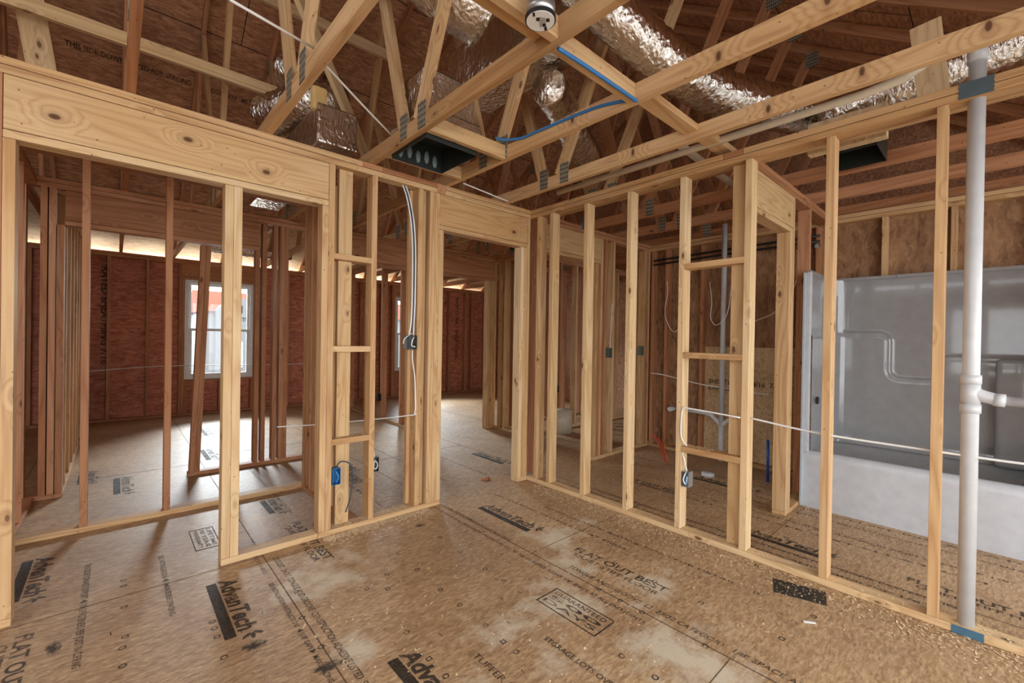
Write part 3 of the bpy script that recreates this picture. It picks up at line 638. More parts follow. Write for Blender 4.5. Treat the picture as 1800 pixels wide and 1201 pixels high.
def duct(name, pts, r, label, ridge=.03, seg=28, n=14, jit=.025):
    return tag(tube(name, pts, r, M_FOIL, seg=seg, smooth_path=n, ridge=ridge, jit=jit), label, 'duct')
duct('flexible_duct', [(1.02, 3.9, 3.45), (1.20, 3.65, 3.30), (1.20, 3.50, 3.12), (1.05, 3.60, 3.06), (.88, 3.95, 3.03)], .15, 'dark crinkled foil duct hanging left of the V shaped webs', ridge=.045)
duct('flexible_duct', [(0.45, 2.75, 4.05), (0.95, 2.35, 3.62), (1.40, 2.10, 3.27), (1.60, 2.05, 3.22)], .19, 'fat shiny foil duct descending at top centre of the attic')
duct('flexible_duct', [(2.10, 2.0, 2.96), (2.35, 2.12, 2.98), (2.62, 2.22, 2.90), (2.95, 2.34, 2.85), (3.35, 2.55, 2.80)], .115, 'short shiny foil duct between the middle trusses')
duct('flexible_duct', [(1.72, 1.75, 3.55), (2.05, 1.52, 3.2), (2.45, 1.35, 2.98), (2.85, 1.22, 2.90), (3.25, 1.0, 2.86), (3.7, .72, 2.84)], .135, 'long shiny foil duct snaking down to the upper right')
duct('spiral_duct', [(3.35, .70, 2.74), (3.38, .35, 2.80), (3.45, 0.05, 2.86), (3.55, -.35, 2.93), (3.7, -.9, 3.0)], .105, 'ribbed spiral foil duct at the top right behind the white pipe', ridge=.06, jit=.005)
duct('small_duct', [(0.92, 4.05, 2.98), (0.89, 4.05, 2.8), (0.84, 4.05, 2.60)], .06, 'thin bright foil pipe standing above the large header plate', ridge=.01)
duct('small_duct', [(3.6, 2.3, 2.72), (3.95, 2.6, 2.66), (4.3, 2.75, 2.62)], .07, 'thin foil duct in the dark attic above the far corner', ridge=.03)
duct('flexible_duct', [(1.0, 8.05, 2.64), (1.6, 8.1, 2.64), (2.2, 8.05, 2.66)], .09, 'foil duct lying along the bright eave above the far window', ridge=.04)
tr = root('duct_trunk', (1.98, 2.1, 3.02), 'wide foil faced rectangular duct trunk above the middle trusses', 'duct')
link('foil_wrap', box_bm(.40, 1.0, .30, .012), M_FOIL, (2.02, 2.27, 3.10), None, tr)
tr = root('duct_trunk', (1.10, 4.0, 2.58), 'brown foil faced trunk running back behind the left ceiling chord', 'duct')
link('foil_wrap', box_bm(.27, 2.0, .26, .012), M_FOIL, (1.11, 4.02, 2.58), None, tr)
link('insulation_tuft', box_bm(.10, .06, .16, .02), M_YELL, (1.0, 3.08, 2.80), None, tr)

# ------------------------------------------------------------------ round fixture box
fx = root('fixture_box', (1.09, 1.08, 2.40), 'round white labelled ceiling fixture box with black rim and steel stem', 'light fitting')
def cyl_bm(r, h, seg=40, z0=0, r2=None):
    bm = bmesh.new(); bmesh.ops.create_cone(bm, cap_ends=True, segments=seg, radius1=r, radius2=r if r2 is None else r2, depth=h)
    for v in bm.verts: v.co.z += h / 2 + z0
    return bm
link('rim', cyl_bm(.054, .012), M_BLACK, (1.09, 1.08, 2.402), None, fx)
link('label_disc', cyl_bm(.049, .004), M_LABEL, (1.09, 1.08, 2.3995), None, fx)
link('housing', cyl_bm(.050, .045), M_GALV, (1.09, 1.08, 2.414), None, fx, True)
link('stem', cyl_bm(.032, .42, z0=.0), M_PVC, (1.085, 1.09, 2.455), None, fx, True)
bm = bmesh.new()
for sx, sy, w_, h_ in ((-.012, .008, .016, .012), (.018, -.012, .014, .012), (-.004, -.026, .016, .012), (-.036, .02, .018, .008), (.036, -.016, .018, .009)):
    for v in bmesh.ops.create_cube(bm, size=1.0)['verts']: v.co = Vector((sx + v.co.x * w_, sy + v.co.y * h_, v.co.z * .0008))
for k in range(5):
    for v in bmesh.ops.create_cube(bm, size=1.0)['verts']: v.co = Vector((.002 + v.co.x * (.05 - k * .003), .002 - k * .0045 + v.co.y * .0012, v.co.z * .0008))
link('printed_mark', bm, M_BLACK, (1.09, 1.08, 2.3990), Matrix.Rotation(.7, 3, 'Z'), fx)

# ------------------------------------------------------------------ plumbing
vp = root('vent_pipe', (2.845, .065, FT), 'white plastic vent pipe standing in the right wall, with a side tee', 'pipe')
tube('pipe', [(2.845, .065, .0), (2.845, .065, 2.62)], .029, M_PVC, vp, seg=28)
tube('tee_collar', [(2.845, .065, .99), (2.845, .065, 1.03)], .035, M_PVC, vp, seg=28)
tube('tee_body', [(2.845, .065, 1.03), (2.845, .065, 1.12)], .0325, M_PVC, vp, seg=28)
tube('tee_collar', [(2.845, .065, 1.12), (2.845, .065, 1.16)], .035, M_PVC, vp, seg=28)
tube('branch', catmull([(2.845, .065, 1.09), (2.845, .03, 1.07), (2.845, -.02, 1.055)], 5), .026, M_PVC, vp, seg=20)
tube('branch_collar', [(2.845, -.005, 1.057), (2.845, -.04, 1.055)], .028, M_PVC, vp, seg=20)
tube('branch_pipe', [(2.845, -.04, 1.055), (2.845, -1.6, 1.02)], .021, M_PVC, vp, seg=20)
tube('coupling', [(2.845, .065, 2.56), (2.845, .065, 2.635)], .034, M_PVC, vp, seg=28)
ep = root('drain_pipe', (2.75, .1, 2.6), 'cream plastic pipe running level under the right ceiling chord to an elbow', 'pipe')
tube('elbow', catmull([(2.845, .065, 2.60), (2.84, .07, 2.635), (2.79, .10, 2.64), (2.715, .18, 2.60)], 6), .031, M_PVCOLD, ep, seg=20)
tube('pipe', [(2.715, .17, 2.60), (2.713, .30, 2.535), (2.712, .45, 2.518), (2.712, 2.45, 2.512)], .021, M_PVCOLD, ep, seg=18)
e3 = root('drain_pipe', (3.3, 1.6, 2.6), 'cream plastic pipe crossing above the wide flat stud of the right wall', 'pipe')
tube('pipe', [(2.72, 1.42, 2.60), (3.7, 1.44, 2.57)], .026, M_PVCOLD, e3, seg=18)
e4 = root('drain_pipe', (4.79, 1.95, 0), 'white sink drain pipe with wye behind the wide flat stud', 'pipe')
tube('pipe', [(4.80, 1.94, .02), (4.80, 1.94, .40)], .026, M_PVC, e4, seg=18)
tube('pipe', [(4.80, 1.94, .40), (4.80, 1.94, 2.55)], .026, M_PVC, e4, seg=18)
tube('wye_arm', catmull([(4.80, 1.94, .40), (4.80, 2.02, .47), (4.80, 2.10, .51), (4.80, 2.46, .52)], 5), .024, M_PVC, e4, seg=16)
tube('wye_arm', catmull([(4.80, 1.94, .40), (4.80, 1.86, .47), (4.80, 1.78, .50), (4.80, 1.70, .48)], 5), .024, M_PVC, e4, seg=16)
tube('stub_out', [(4.80, 2.46, .52), (4.66, 2.46, .52)], .026, M_PVC, e4, seg=16)
tube('stub_out', [(4.80, 1.70, .48), (4.66, 1.70, .48)], .026, M_PVC, e4, seg=16)
tag(tube('pvc_cap', [(4.24, 1.83, 0), (4.24, 1.83, .03)], .06, M_PVC, seg=20), 'small white capped floor drain behind the lowest right block', 'drain')
tag(tube('water_tube', [(4.5, 1.39, .0), (4.5, 1.395, .39)], .012, M_BLUEPEX, seg=12), 'blue water tube standing up from the bathroom floor', 'pipe')
tag(tube('water_tube', catmull([(4.40, 2.36, 0), (4.42, 2.42, .12), (4.50, 2.55, .24)], 5), .011, M_REDPEX, seg=12), 'red water tube rising bent beside the rear bathroom wall', 'pipe')
tag(tube('water_tube', catmull([(4.36, 2.30, 0), (4.38, 2.36, .12), (4.45, 2.47, .22)], 5), .009, M_REDPEX, seg=12), 'second thinner red water tube beside the first', 'pipe')
tag(tube('sprinkler_pipe', [(4.60, 1.17, 1.93), (4.60, 1.17, 2.14)], .014, M_ORPEX, seg=14), 'short orange pipe above the left end of the tub', 'pipe')
sh = root('shower_valve', (4.60, 1.13, 2.16), 'dark shower fitting with round face above the left end of the tub', 'plumbing fitting')
link('bracket', box_bm(.02, .18, .025), M_BLACK, (4.60, 1.13, 2.15), None, sh)
link('face', cyl_bm(.018, .02, 20), M_GALV, (4.585, 1.06, 2.155), Matrix.Rotation(math.pi / 2, 3, 'Y'), sh)

# nail guards on plates (blue-grey tape plates with zigzag ends)
def zig(w_, h_, n=7):
    bm = bmesh.new(); L_ = []; 
    for k in range(n + 1): L_.append((-w_ / 2 + (.004 if k % 2 else 0), -h_ / 2 + h_ * k / n))
    for k in range(n + 1): L_.append((w_ / 2 - (.004 if k % 2 else 0), h_ / 2 - h_ * k / n))
    f = bm.faces.new([bm.verts.new((0, a, b)) for a, b in L_]); r = bmesh.ops.extrude_face_region(bm, geom=[f])
    for v in [g for g in r['geom'] if isinstance(g, bmesh.types.BMVert)]: v.co.x -= .0015
    bmesh.ops.recalc_face_normals(bm, faces=bm.faces); return bm
tag(link('nail_guard', zig(.112, .072), M_TAPEG, (XW - .0005, .067, 2.430)), 'grey steel guard plate over the top plates at the white pipe', 'guard plate')
tag(link('nail_guard', zig(.105, .036), M_TAPE, (XW - .0005, .058, .020)), 'blue steel guard plate on the bottom plate at the white pipe', 'guard plate')

# ------------------------------------------------------------------ bathtub with surround
tb = root('bathtub', (4.43, .2, 0), 'one piece white bathtub and grey glossy surround behind the right wall', 'bathtub')
Y0T, Y1T, X0T, X1T, ZT = -.50, 1.005, 4.06, 4.83, 1.86
def apron():
    bm = bmesh.new()
    prof = [(X0T, 0.0), (X0T, .375), (X0T + .004, .41), (X0T + .02, .435), (X0T + .05, .44), (X0T + .085, .435), (X0T + .10, .42)]
    a = [bm.verts.new((x, Y0T, z)) for x, z in prof]; b = [bm.verts.new((x, Y1T, z)) for x, z in prof]
    for k in range(len(prof) - 1): bm.faces.new((a[k], a[k + 1], b[k + 1], b[k]))
    return bm
link('apron', apron(), M_APRON, parent=tb, smooth=True)
for nm, y0, y1 in (('front_flange', Y1T - .035, Y1T), ('front_flange', Y0T, Y0T + .035)):
    link(nm, box_bm(.04, y1 - y0, ZT - .43, .008), M_APRON, (X0T + .018, (y0 + y1) / 2, .43), None, tb)
def basin():
    bm = bmesh.new()
    # rim inner loop down to a rounded floor
    def loop(x0, x1, y0, y1, z, r, n=6):
        P = []
        for cx, cy, a0 in ((x1 - r, y1 - r, 0), (x0 + r, y1 - r, 90), (x0 + r, y0 + r, 180), (x1 - r, y0 + r, 270)):
            for k in range(n + 1):
                a = math.radians(a0 + 90 * k / n); P.append(bm.verts.new((cx + r * math.cos(a), cy + r * math.sin(a), z)))
        return P
    Ls = [loop(X0T + .09, X1T - .005, Y0T + .03, Y1T - .03, .425, .07), loop(X0T + .10, X1T - .05, Y0T + .05, Y1T - .05, .40, .10),
          loop(X0T + .13, X1T - .08, Y0T + .08, Y1T - .10, .15, .13), loop(X0T + .18, X1T - .12, Y0T + .13, Y1T - .15, .07, .13)]
    for a, b in zip(Ls, Ls[1:]):
        n = len(a)
        for k in range(n): bm.faces.new((a[k], a[(k + 1) % n], b[(k + 1) % n], b[k]))
    bm.faces.new(Ls[-1]); bmesh.ops.recalc_face_normals(bm, faces=bm.faces); 
    for f in bm.faces: f.normal_flip()
    return bm
link('basin', basin(), M_TUB, parent=tb, smooth=True)
# surround: back wall relief as a height field following the S-shaped shelf line
def arc(cx, cz, r, a0, a1, n=8): return [(cx + r * math.cos(math.radians(a0 + (a1 - a0) * k / n)), cz + r * math.sin(math.radians(a0 + (a1 - a0) * k / n))) for k in range(n + 1)]
CURVE = [(1.2, 1.385)] + arc(.655, 1.315, .07, 90, 180) + arc(.505, 1.085, .08, 0, -90) + [(.40, 1.005)] + arc(.36, 1.085, .08, 270, 180) + arc(.21, 1.13, .07, 0, 90) + [(-1.2, 1.20)]
def cdist(y, z):
    best = 9
    for (a, b), (c, d) in zip(CURVE, CURVE[1:]):
        ux, uz = c - a, d - b; L2 = ux * ux + uz * uz
        t = 0 if L2 == 0 else max(0, min(1, ((y - a) * ux + (z - b) * uz) / L2)); best = min(best, math.hypot(y - a - ux * t, z - b - uz * t))
    return best
def below_curve(y, z):
    P = CURVE + [(-1.2, 0), (1.2, 0)]; ins = False
    for (a, b), (c, d) in zip(P, P[1:] + P[:1]):
        if (b > z) != (d > z) and y < (c - a) * (z - b) / (d - b) + a: ins = not ins
    return ins
def back_wall():
    bm = bmesh.new(); ny, nz = 170, 130; G = []
    for i in range(ny + 1):
        y = Y0T + .03 + (Y1T - Y0T - .06) * i / ny; row = []
        for j in range(nz + 1):
            z = .42 + (ZT - .42) * j / nz; d = cdist(y, z)
            t = min(1, d / .030); t = t * t * (3 - 2 * t)
            x = X1T - (.022 * t if below_curve(y, z) else 0.0) - (.020 * math.exp(-(d / .013) ** 2))
            e = min(y - (Y0T + .03), (Y1T - .03) - y)
            if e < .09: x -= (.09 - e) ** 2 / .09 * .9
            x -= .02 * max(0, (.50 - z) / .08) ** 2 if z < .5 else 0
            row.append(bm.verts.new((x, y, z)))
        G.append(row)
    for i in range(ny):
        for j in range(nz): bm.faces.new((G[i][j], G[i][j + 1], G[i + 1][j + 1], G[i + 1][j]))
    bmesh.ops.recalc_face_normals(bm, faces=bm.faces); return bm
bwo = link('back_panel', back_wall(), M_TUB, parent=tb, smooth=True)
link('side_return', box_bm(.045, .012, ZT - .02, .001), M_GREYBOX, (X0T - .022, Y1T + .003, .01), None, tb)
def end_wall(y, s):
    bm = bmesh.new(); nx, nz = 50, 70; G = []
    for i in range(nx + 1):
        x = X0T + .03 + (X1T - .02 - X0T - .03) * i / nx; row = []
        for j in range(nz + 1):
            z = .42 + (ZT - .42) * j / nz; d = abs(z - 1.385); t = min(1, d / .035); t = t * t * (3 - 2 * t)
            off = (.022 * t if z < 1.385 else 0) + .008 * math.exp(-(d / .01) ** 2)
            e = X1T - .02 - x
            if e < .09: off += (.09 - e) ** 2 / .09 * .9
            row.append(bm.verts.new((x, y + s * off, z)))
        G.append(row)
    for i in range(nx):
        for j in range(nz): bm.faces.new((G[i][j], G[i][j + 1], G[i + 1][j + 1], G[i + 1][j]))
    return bm
link('end_panel', end_wall(Y1T - .02, -1), M_TUB, parent=tb, smooth=True)
link('end_panel', end_wall(Y0T + .02, 1), M_TUB, parent=tb, smooth=True)
# boxed soap column at the right of the back wall
link('soap_column', box_bm(.16, .45, .78, .035), M_TUB, (4.77, -.24, .42), None, tb, True)
link('top_flange', box_bm(.03, Y1T - Y0T, .028, .004), M_TUB, (X1T - .008, (Y0T + Y1T) / 2, ZT - .01), None, tb)
link('top_flange', box_bm(X1T - X0T - .06, .02, .028, .004), M_TUB, ((X0T + X1T) / 2, Y1T - .014, ZT - .01), None, tb)
for y in (.55, .10, -.3): link('flange_hole', box_bm(.003, .006, .008), M_BLACK, (X1T - .0245, y, ZT), None, tb)
link('drain_overflow', cyl_bm(.03, .01, 24), M_BLACK, (4.22, Y1T - .05, .83), Matrix.Rotation(math.pi / 2, 3, 'X'), tb)

# ------------------------------------------------------------------ electrical
def ebox(loc, size, m, face, label, parts, name='outlet_box', cat='electrical box'):
    """open box, `face` = direction of the open side ('-y' or '-x')"""
    r = root(name, loc, label, cat); sx, sy, sz = size; t = .002; bm = bmesh.new()
    def ab(a, b, c, d, e, f):
        for v in bmesh.ops.create_cube(bm, size=1.0)['verts']: v.co = Vector(((a + b) / 2 + v.co.x * (b - a), (c + d) / 2 + v.co.y * (d - c), (e + f) / 2 + v.co.z * (f - e)))
    hx, hy = sx / 2, sy / 2
    ab(-hx, hx, -hy, hy, 0, t); ab(-hx, hx, -hy, hy, sz - t, sz)
    if face == '-y': ab(-hx, -hx + t, -hy, hy, t, sz - t); ab(hx - t, hx, -hy, hy, t, sz - t); ab(-hx + t, hx - t, hy - t, hy, t, sz - t)
    else: ab(-hx, hx, -hy, -hy + t, t, sz - t); ab(-hx, hx, hy - t, hy, t, sz - t); ab(hx - t, hx, -hy + t, hy - t, t, sz - t)
    link('box_body', bm, m, loc, None, r)
    for nm, pts, rad, mm in parts: tube(nm, catmull([Vector(loc) + Vector(p) for p in pts], 6), rad, mm, r, seg=8)
    return r
ebox((1.605, 2.865, 1.20), (.065, .05, .105), M_STEEL, '-y', 'grey steel switch box with dark wires left of the narrow doorway',
     [('wire', [(-.02, -.02, .02), (.0, -.035, .05), (.02, -.03, .03), (.01, -.02, .08)], .004, M_BLACK), ('wire', [(.01, -.02, .09), (-.01, -.035, .07), (-.015, -.03, .03), (.015, -.028, .02)], .004, M_WCABLE),
      ('wire', [(.02, -.02, .06), (.0, -.03, .04), (-.01, -.025, .06)], .004, M_BLKCABLE)], name='switch_box')
tag(box('box_flange', 1.545, 1.572, 2.866, 2.868, 1.205, 1.30, M_STEEL, bev=0), 'flat grey steel ear left of the switch box', 'bracket')
ebox((1.067, 2.872, .325), (.05, .055, .105), M_BLUEBOX, '-y', 'blue plastic outlet box on the stud right of the large header',
     [('wire', [(0, -.02, .01), (.01, -.03, .05), (-.005, -.025, .09)], .006, M_BLUEC)])
cable('loose_cable', [(1.07, 2.87, .435), (1.10, 2.85, .47), (1.155, 2.84, .44), (1.17, 2.84, .34), (1.155, 2.84, .22), (1.13, 2.85, .13)], .0042, M_BLKCABLE, 'dark grey cable looping out of the blue outlet box')
ebox((1.36, 2.925, .34), (.05, .04, .10), M_STEEL, '-y', 'small steel outlet box with looped white wire right of the narrow bay',
     [('wire', [(-.015, -.02, .03), (-.01, -.03, .08), (.01, -.03, .05), (0, -.025, .02), (-.015, -.02, .03)], .0035, M_WCABLE), ('wire', [(0, 0, .1), (-.01, 0, .15), (-.03, .01, .17)], .004, M_WCABLE)])
ebox((2.835, 1.362, .325), (.06, .05, .10), M_GALV, '-x', 'steel outlet box with white cable on the right wall stud',
     [('wire', [(-.01, .0, .1), (-.03, .01, .05), (-.03, -.005, .02), (-.02, -.012, .07)], .0045, M_WCABLE), ('wire', [(-.01, -.01, .09), (-.032, -.008, .04), (-.028, -.015, .025)], .004, M_BLUEC)])
ebox((4.07, 2.875, 1.10), (.055, .045, .11), plain('dark_grey_plastic', (.10, .12, .11), .5), '-y', 'dark grey switch box on the scraped stud behind the right wall', [('wire', [(0, -.01, .1), (.0, -.02, .3), (.02, -.02, .6)], .003, M_WCABLE)], name='switch_box')
ebox((4.70, 2.865, 1.12), (.07, .05, .11), plain('olive_grey_plastic', (.13, .15, .12), .5), '-y', 'dark box on the far corner post behind the right wall', [], name='switch_box')
ebox((2.86, 2.263, 2.20), (.05, .045, .10), M_BLUEBOX, '-x', 'small blue box high on the second stud from the corner', [])
ebox((4.60, 4.13, .55), (.06, .05, .10), M_BLACK, '-y', 'black outlet box low on a dim stud behind the corner', [])
ebox((3.024, 6.379, .30), (.05, .05, .11), M_BLACK, '-y', 'black outlet box on a backlit stud beyond the narrow bay', [])
for k, (dx, m, lb) in enumerate(((-.012, M_WCABLE, 'left white'), (.0, M_BLKCABLE, 'middle dark'), (.012, M_WCABLE, 'right white'))):
    cable('wall_cable', [(1.54 + dx, 2.90, 2.41), (1.565 + dx, 2.87, 2.30), (1.59 + dx, 2.848, 2.12), (1.605 + dx, 2.846, 1.9), (1.606 + dx, 2.846, 1.55), (1.603 + dx, 2.85, 1.40), (1.60 + dx * 1.5, 2.86, 1.30)], .005, m, '%s cable dropping down the stud to the grey switch box' % lb)
cable('wall_cable', [(1.605, 2.85, 1.20), (1.605, 2.846, 1.12), (1.625, 2.846, 1.0), (1.632, 2.846, .85), (1.632, 2.85, .74), (1.60, 2.90, .71), (1.2, 3.4, .62), (.9, 3.6, .6)], .0045, M_WCABLE, 'white cable leaving the bottom of the grey switch box')
cable('wall_cable', [(1.60, 2.85, 1.32), (1.54, 2.845, 1.28), (1.53, 2.85, 1.24)], .003, M_WCABLE, 'thin loose white wire curling above the grey switch box')
cable('wall_cable', [(2.835, 1.365, .425), (2.82, 1.375, .50), (2.815, 1.385, .545), (2.82, 1.35, .58)], .005, M_WCABLE, 'white cable between the steel outlet box and the lowest right block')
cable('wall_cable', [(2.80, 1.35, .60), (2.795, 1.388, .66), (2.796, 1.388, .80), (2.797, 1.375, .846), (2.798, 1.33, .85), (2.799, 1.02, .835)], .005, M_WCABLE, 'white cable rising from the lowest right block and turning level')
cable('wall_cable', [(2.845, .98, .833), (2.845, .62, .80), (2.845, .19, .795), (2.82, -.1, .80), (2.82, -.6, .82)], .0055, M_WCABLE, 'level white cable crossing in front of the tub and white pipe')
cable('rear_cable', [(4.84, 2.80, .90), (4.84, 2.63, .89), (4.84, 2.2, .82), (4.84, 1.95, .80), (4.84, 1.5, .77)], .006, M_WCABLE, 'white cable along the rear bathroom wall')
cable('loop_cable', [(4.82, 2.60, 2.0), (4.80, 2.58, 1.85), (4.78, 2.60, 1.62), (4.76, 2.50, 1.42), (4.70, 2.38, 1.45), (4.62, 2.25, 1.75), (4.6, 2.22, 1.9)], .004, M_WCABLE, 'left hanging loop of thin white cable in the bathroom')
cable('loop_cable', [(4.82, 2.10, 1.95), (4.72, 2.03, 1.72), (4.70, 2.03, 1.55), (4.66, 1.95, 1.47), (4.62, 1.83, 1.58), (4.6, 1.78, 1.9)], .004, M_WCABLE, 'middle hanging loop of thin white cable by the white drain')
cable('loop_cable', [(4.53, 1.112, 2.40), (4.545, 1.14, 2.1), (4.58, 1.25, 1.75), (4.62, 1.40, 1.58), (4.68, 1.6, 1.5)], .004, M_WCABLE, 'right hanging loop of thin white cable near the tub partition')
bc = cable('blue_cable', [(1.30, 1.185, 2.452), (1.45, 1.190, 2.462), (1.65, 1.190, 2.463), (1.86, 1.190, 2.462), (1.878, 1.22, 2.48), (1.878, 1.40, 2.52), (1.876, 1.60, 2.535), (1.876, 1.85, 2.545), (1.875, 2.0, 2.55), (1.84, 2.13, 2.568), (1.78, 2.15, 2.568)], .0085, M_BLUEC, 'thick blue cable bending along the ceiling chord and cross board', n=6)
cable('attic_cable', [(0.30, 1.90, 2.516), (0.636, 2.04, 2.562)], .0055, M_WCABLE, 'thin white cable slanting across the top left of the attic', n=2)
cable('attic_cable', [(0.672, 2.09, 2.562), (0.96, 2.31, 2.552), (1.271, 2.559, 2.558)], .0055, M_WCABLE, 'lower end of the thin white cable dropping to the ceiling chord', n=4)
cable('attic_cable', [(2.0, 2.80, 2.50), (2.4, 2.82, 2.478), (2.55, 2.83, 2.475)], .005, M_WCABLE, 'thin grey cable lying above the small corner header', n=4)
for k, z in enumerate((2.22, 2.27)):
    cable('black_cable', [(4.86, 2.8, z), (4.86, 1.9, z + .02), (4.86, 1.1, z + .03)], .012, M_BLACK, '%s black cable along the top of the rear bathroom wall' % ('lower' if k == 0 else 'upper'), n=3)
cable('black_cable', [(3.2, 4.2, 2.50), (3.6, 4.3, 2.58), (4.0, 4.4, 2.50)], .012, M_BLACK, 'black cable arching above the hall', n=6)
cable('far_cable', [(-.28, YF - .004, .74), (.3, YF - .004, .78), (.78, YF - .004, .79), (1.9, YF - .004, .77), (3.0, YF - .004, .78)], .006, M_WCABLE, 'thin white cable along the far wall below window height')
tag(link('paint_bucket', cyl_bm(.13, .32, 28, r2=.14), M_BUCKET, (4.62, 4.02, 0.0), smooth=True), 'cream plastic bucket on the floor behind the corner studs', 'bucket')
sc = tag(tube('wood_scrap', catmull([(2.47, 3.10, .008), (2.52, 3.08, .01), (2.56, 3.11, .008)], 4), .008, plain('reddish_scrap', (.35, .10, .03), .8), seg=8), 'small reddish scrap on the floor inside the narrow doorway', 'scrap')
# floor register cutout
def para(pts, z0, z1):
    bm = bmesh.new(); lo = [bm.verts.new((x, y, z0)) for x, y in pts]; hi = [bm.verts.new((x, y, z1)) for x, y in pts]
    bm.faces.new(hi); bm.faces.new(lo[::-1])
    for k in range(len(pts)): bm.faces.new((lo[k], lo[(k + 1) % len(pts)], hi[(k + 1) % len(pts)], hi[k]))
    bmesh.ops.recalc_face_normals(bm, faces=bm.faces); return bm
def grille_mat():
    m, nt, b = new_mat('dark_floor_grille'); L = nt.links
    geo = N(nt, 'ShaderNodeNewGeometry'); v = N(nt, 'ShaderNodeTexVoronoi'); v.inputs['Scale'].default_value = 60; L.new(geo.outputs['Position'], v.inputs[0])
    r = ramp(nt, [(.18, (.45, .36, .22)), (.24, (.02, .018, .014))]); L.new(v.outputs['Distance'], r.inputs[0]); L.new(r.outputs[0], b.inputs['Base Color']); return m
tag(link('floor_register', para([(2.675, .79), (2.735, .565), (2.60, .53), (2.535, .745)], 0, .003), grille_mat()), 'dark floor register covered with shavings beside the right wall plate', 'vent')
tag(link('white_chip', box_bm(.05, .012, .004), M_LABEL, (2.38, .55, .002), Matrix.Rotation(2.2, 3, 'Z')), 'small white plastic sliver on the floor below the register', 'scrap')

# ------------------------------------------------------------------ printing on floor, roof deck and walls
def text_mesh(s, shear=0.0, bold=0.0):
    cu = bpy.data.curves.new('lettering', 'FONT'); cu.body = s; cu.shear = shear; cu.offset = bold; cu.resolution_u = 3; cu.offset = bold * 1.0
    o = bpy.data.objects.new('tmp', cu); C.objects.link(o)
    dg = bpy.context.evaluated_depsgraph_get(); me = bpy.data.meshes.new_from_object(o.evaluated_get(dg))
    bpy.data.objects.remove(o); return me
def floor_text(s, x, y0, y1, h, shear=0.0, bold=0.0, skip=None):
    bold = max(bold, .012)
    """printed line: baseline at x, reading from y0 towards y1, letters of height h towards +x"""
    me = text_mesh(s, shear, bold); xs = [v.co.x for v in me.vertices]; ys = [v.co.y for v in me.vertices]
    if not xs: return
    x_0, wd = min(xs), max(xs) - min(xs); hh = 0.72; sgn = 1 if y1 > y0 else -1
    for v in me.vertices:
        u = (v.co.x - x_0) / wd; vv = v.co.y / hh
        if sgn < 0: v.co = Vector((x + vv * h, y0 + (y1 - y0) * u, 0.0012))
        else: v.co = Vector((x - vv * h, y0 + (y1 - y0) * u, 0.0012))
    me.materials.append(M_INK); o = bpy.data.objects.new('printed_lettering', me); C.objects.link(o); o.parent = floor
    return o
def bar(x0, x1, y0, y1):
    bm = box_bm(abs(x1 - x0), abs(y1 - y0), .0014); return link('printed_bar', bm, M_INK, ((x0 + x1) / 2, (y0 + y1) / 2, 0), None, floor)
def adv(x, y, L_=.50, k=1.0):
    floor_text('AdvanTech', x, y, y - L_, .075 * k, .2, .035); bar(x - .055 * k, x - .012 * k, y - .01, y - L_ - .02)
    for a in (0, 1, 2):
        bm = bmesh.new(); bmesh.ops.create_circle(bm, cap_ends=True, segments=12, radius=1, matrix=Matrix.Translation((x + .02 + .022 * a, y - L_ - .045 - .012 * (a % 2), .0013)) @ Matrix.Rotation(.6 + .9 * a, 4, 'Z') @ Matrix.Diagonal((.022 * k, .009 * k, 1, 1)))
        link('printed_mark', bm, M_INK, parent=floor)
adv(.405, 2.69, .52); adv(.86, 1.60, .52); adv(-.32, 3.62, .50); adv(2.10, 2.62, .52); adv(3.20, 1.20, .52); adv(.88, 3.80, .30, .9)
adv(.05, 5.2, .5); adv(.75, 5.9, .5); adv(1.7, 4.6, .45, .9); adv(3.0, 3.9, .5); adv(-.18, 5.6, .4); adv(3.9, 6.6, .5); adv(4.1, 1.9, .5); adv(.9, 7.2, .5)
def fob(x, y, L_=.60, reverse=False):
    floor_text('FLAT OUT BEST', x, y, y - L_, .055, 0, .022); floor_text('QUIET STIFF FLOOR', x - .05, y - .04, y - L_ + .02, .035, 0, .012)
fob(2.09, 1.71); fob(.90, 3.22, .66); fob(3.22, .30, .58); fob(-.30, 2.74, .6); fob(3.55, 2.35, .6); fob(1.6, 4.3, .6)
LONG1 = 'SEE INSTALLATION INSTRUCTIONS  \u25C4 (1/8" GAP) \u25BA  MAX SPACING 16 IN. O.C. FOR NAILING'
LONG2 = 'STORE LOADS 2 FEET FROM ENDS'
LONG3 = '23/32 CAT.  24 OC  TONGUE AND GROOVE  CONSTRUCTION ADHESIVE LISTED  SPAN RATING'
floor_text('THIS EDGE TOWARD SUPPORT \u25C4(1/8) 3 FASTENERS PER JOIST IN C.F.RNG', -.115, 3.36, 2.34, .026, 0, .004)
floor_text('SEE INSTALLATION \u25C4 ) MAX EDGE SPACING', .192, 3.22, 2.50, .024, 0, .004)
floor_text(LONG1, .595, 2.50, 1.30, .022, 0, .003); floor_text(LONG3, .68, 2.78, 1.35, .03, .2, .004); floor_text('SPACE TONGUE & GROOVE', .60, 2.86, 2.62, .02)
floor_text('LEAVE 1/8" SPACE AT ALL END JOINTS   FASTEN 6 IN. O.C. AT PANEL EDGES   LEAVE 1/8" SPACE AT ALL END JOINTS', 1.79, 2.86, 1.05, .024, 0, .003); floor_text('TONGUE AND GROOVE  \u25A1  23/32 CATEGORY  1/8" SPACE AND ENDS', 1.91, 1.60, .30, .03, .2, .003)
floor_text('23/32 PERFORMANCE CATEGORY', 1.87, 2.80, 2.05, .02)
floor_text('STORAGE LOTS OVER 10 TO CURE', 1.37, 1.28, .70, .028, 0, .004); floor_text('TUFFER FLOORS', 1.08, 1.40, 1.0, .03, 0, .004)
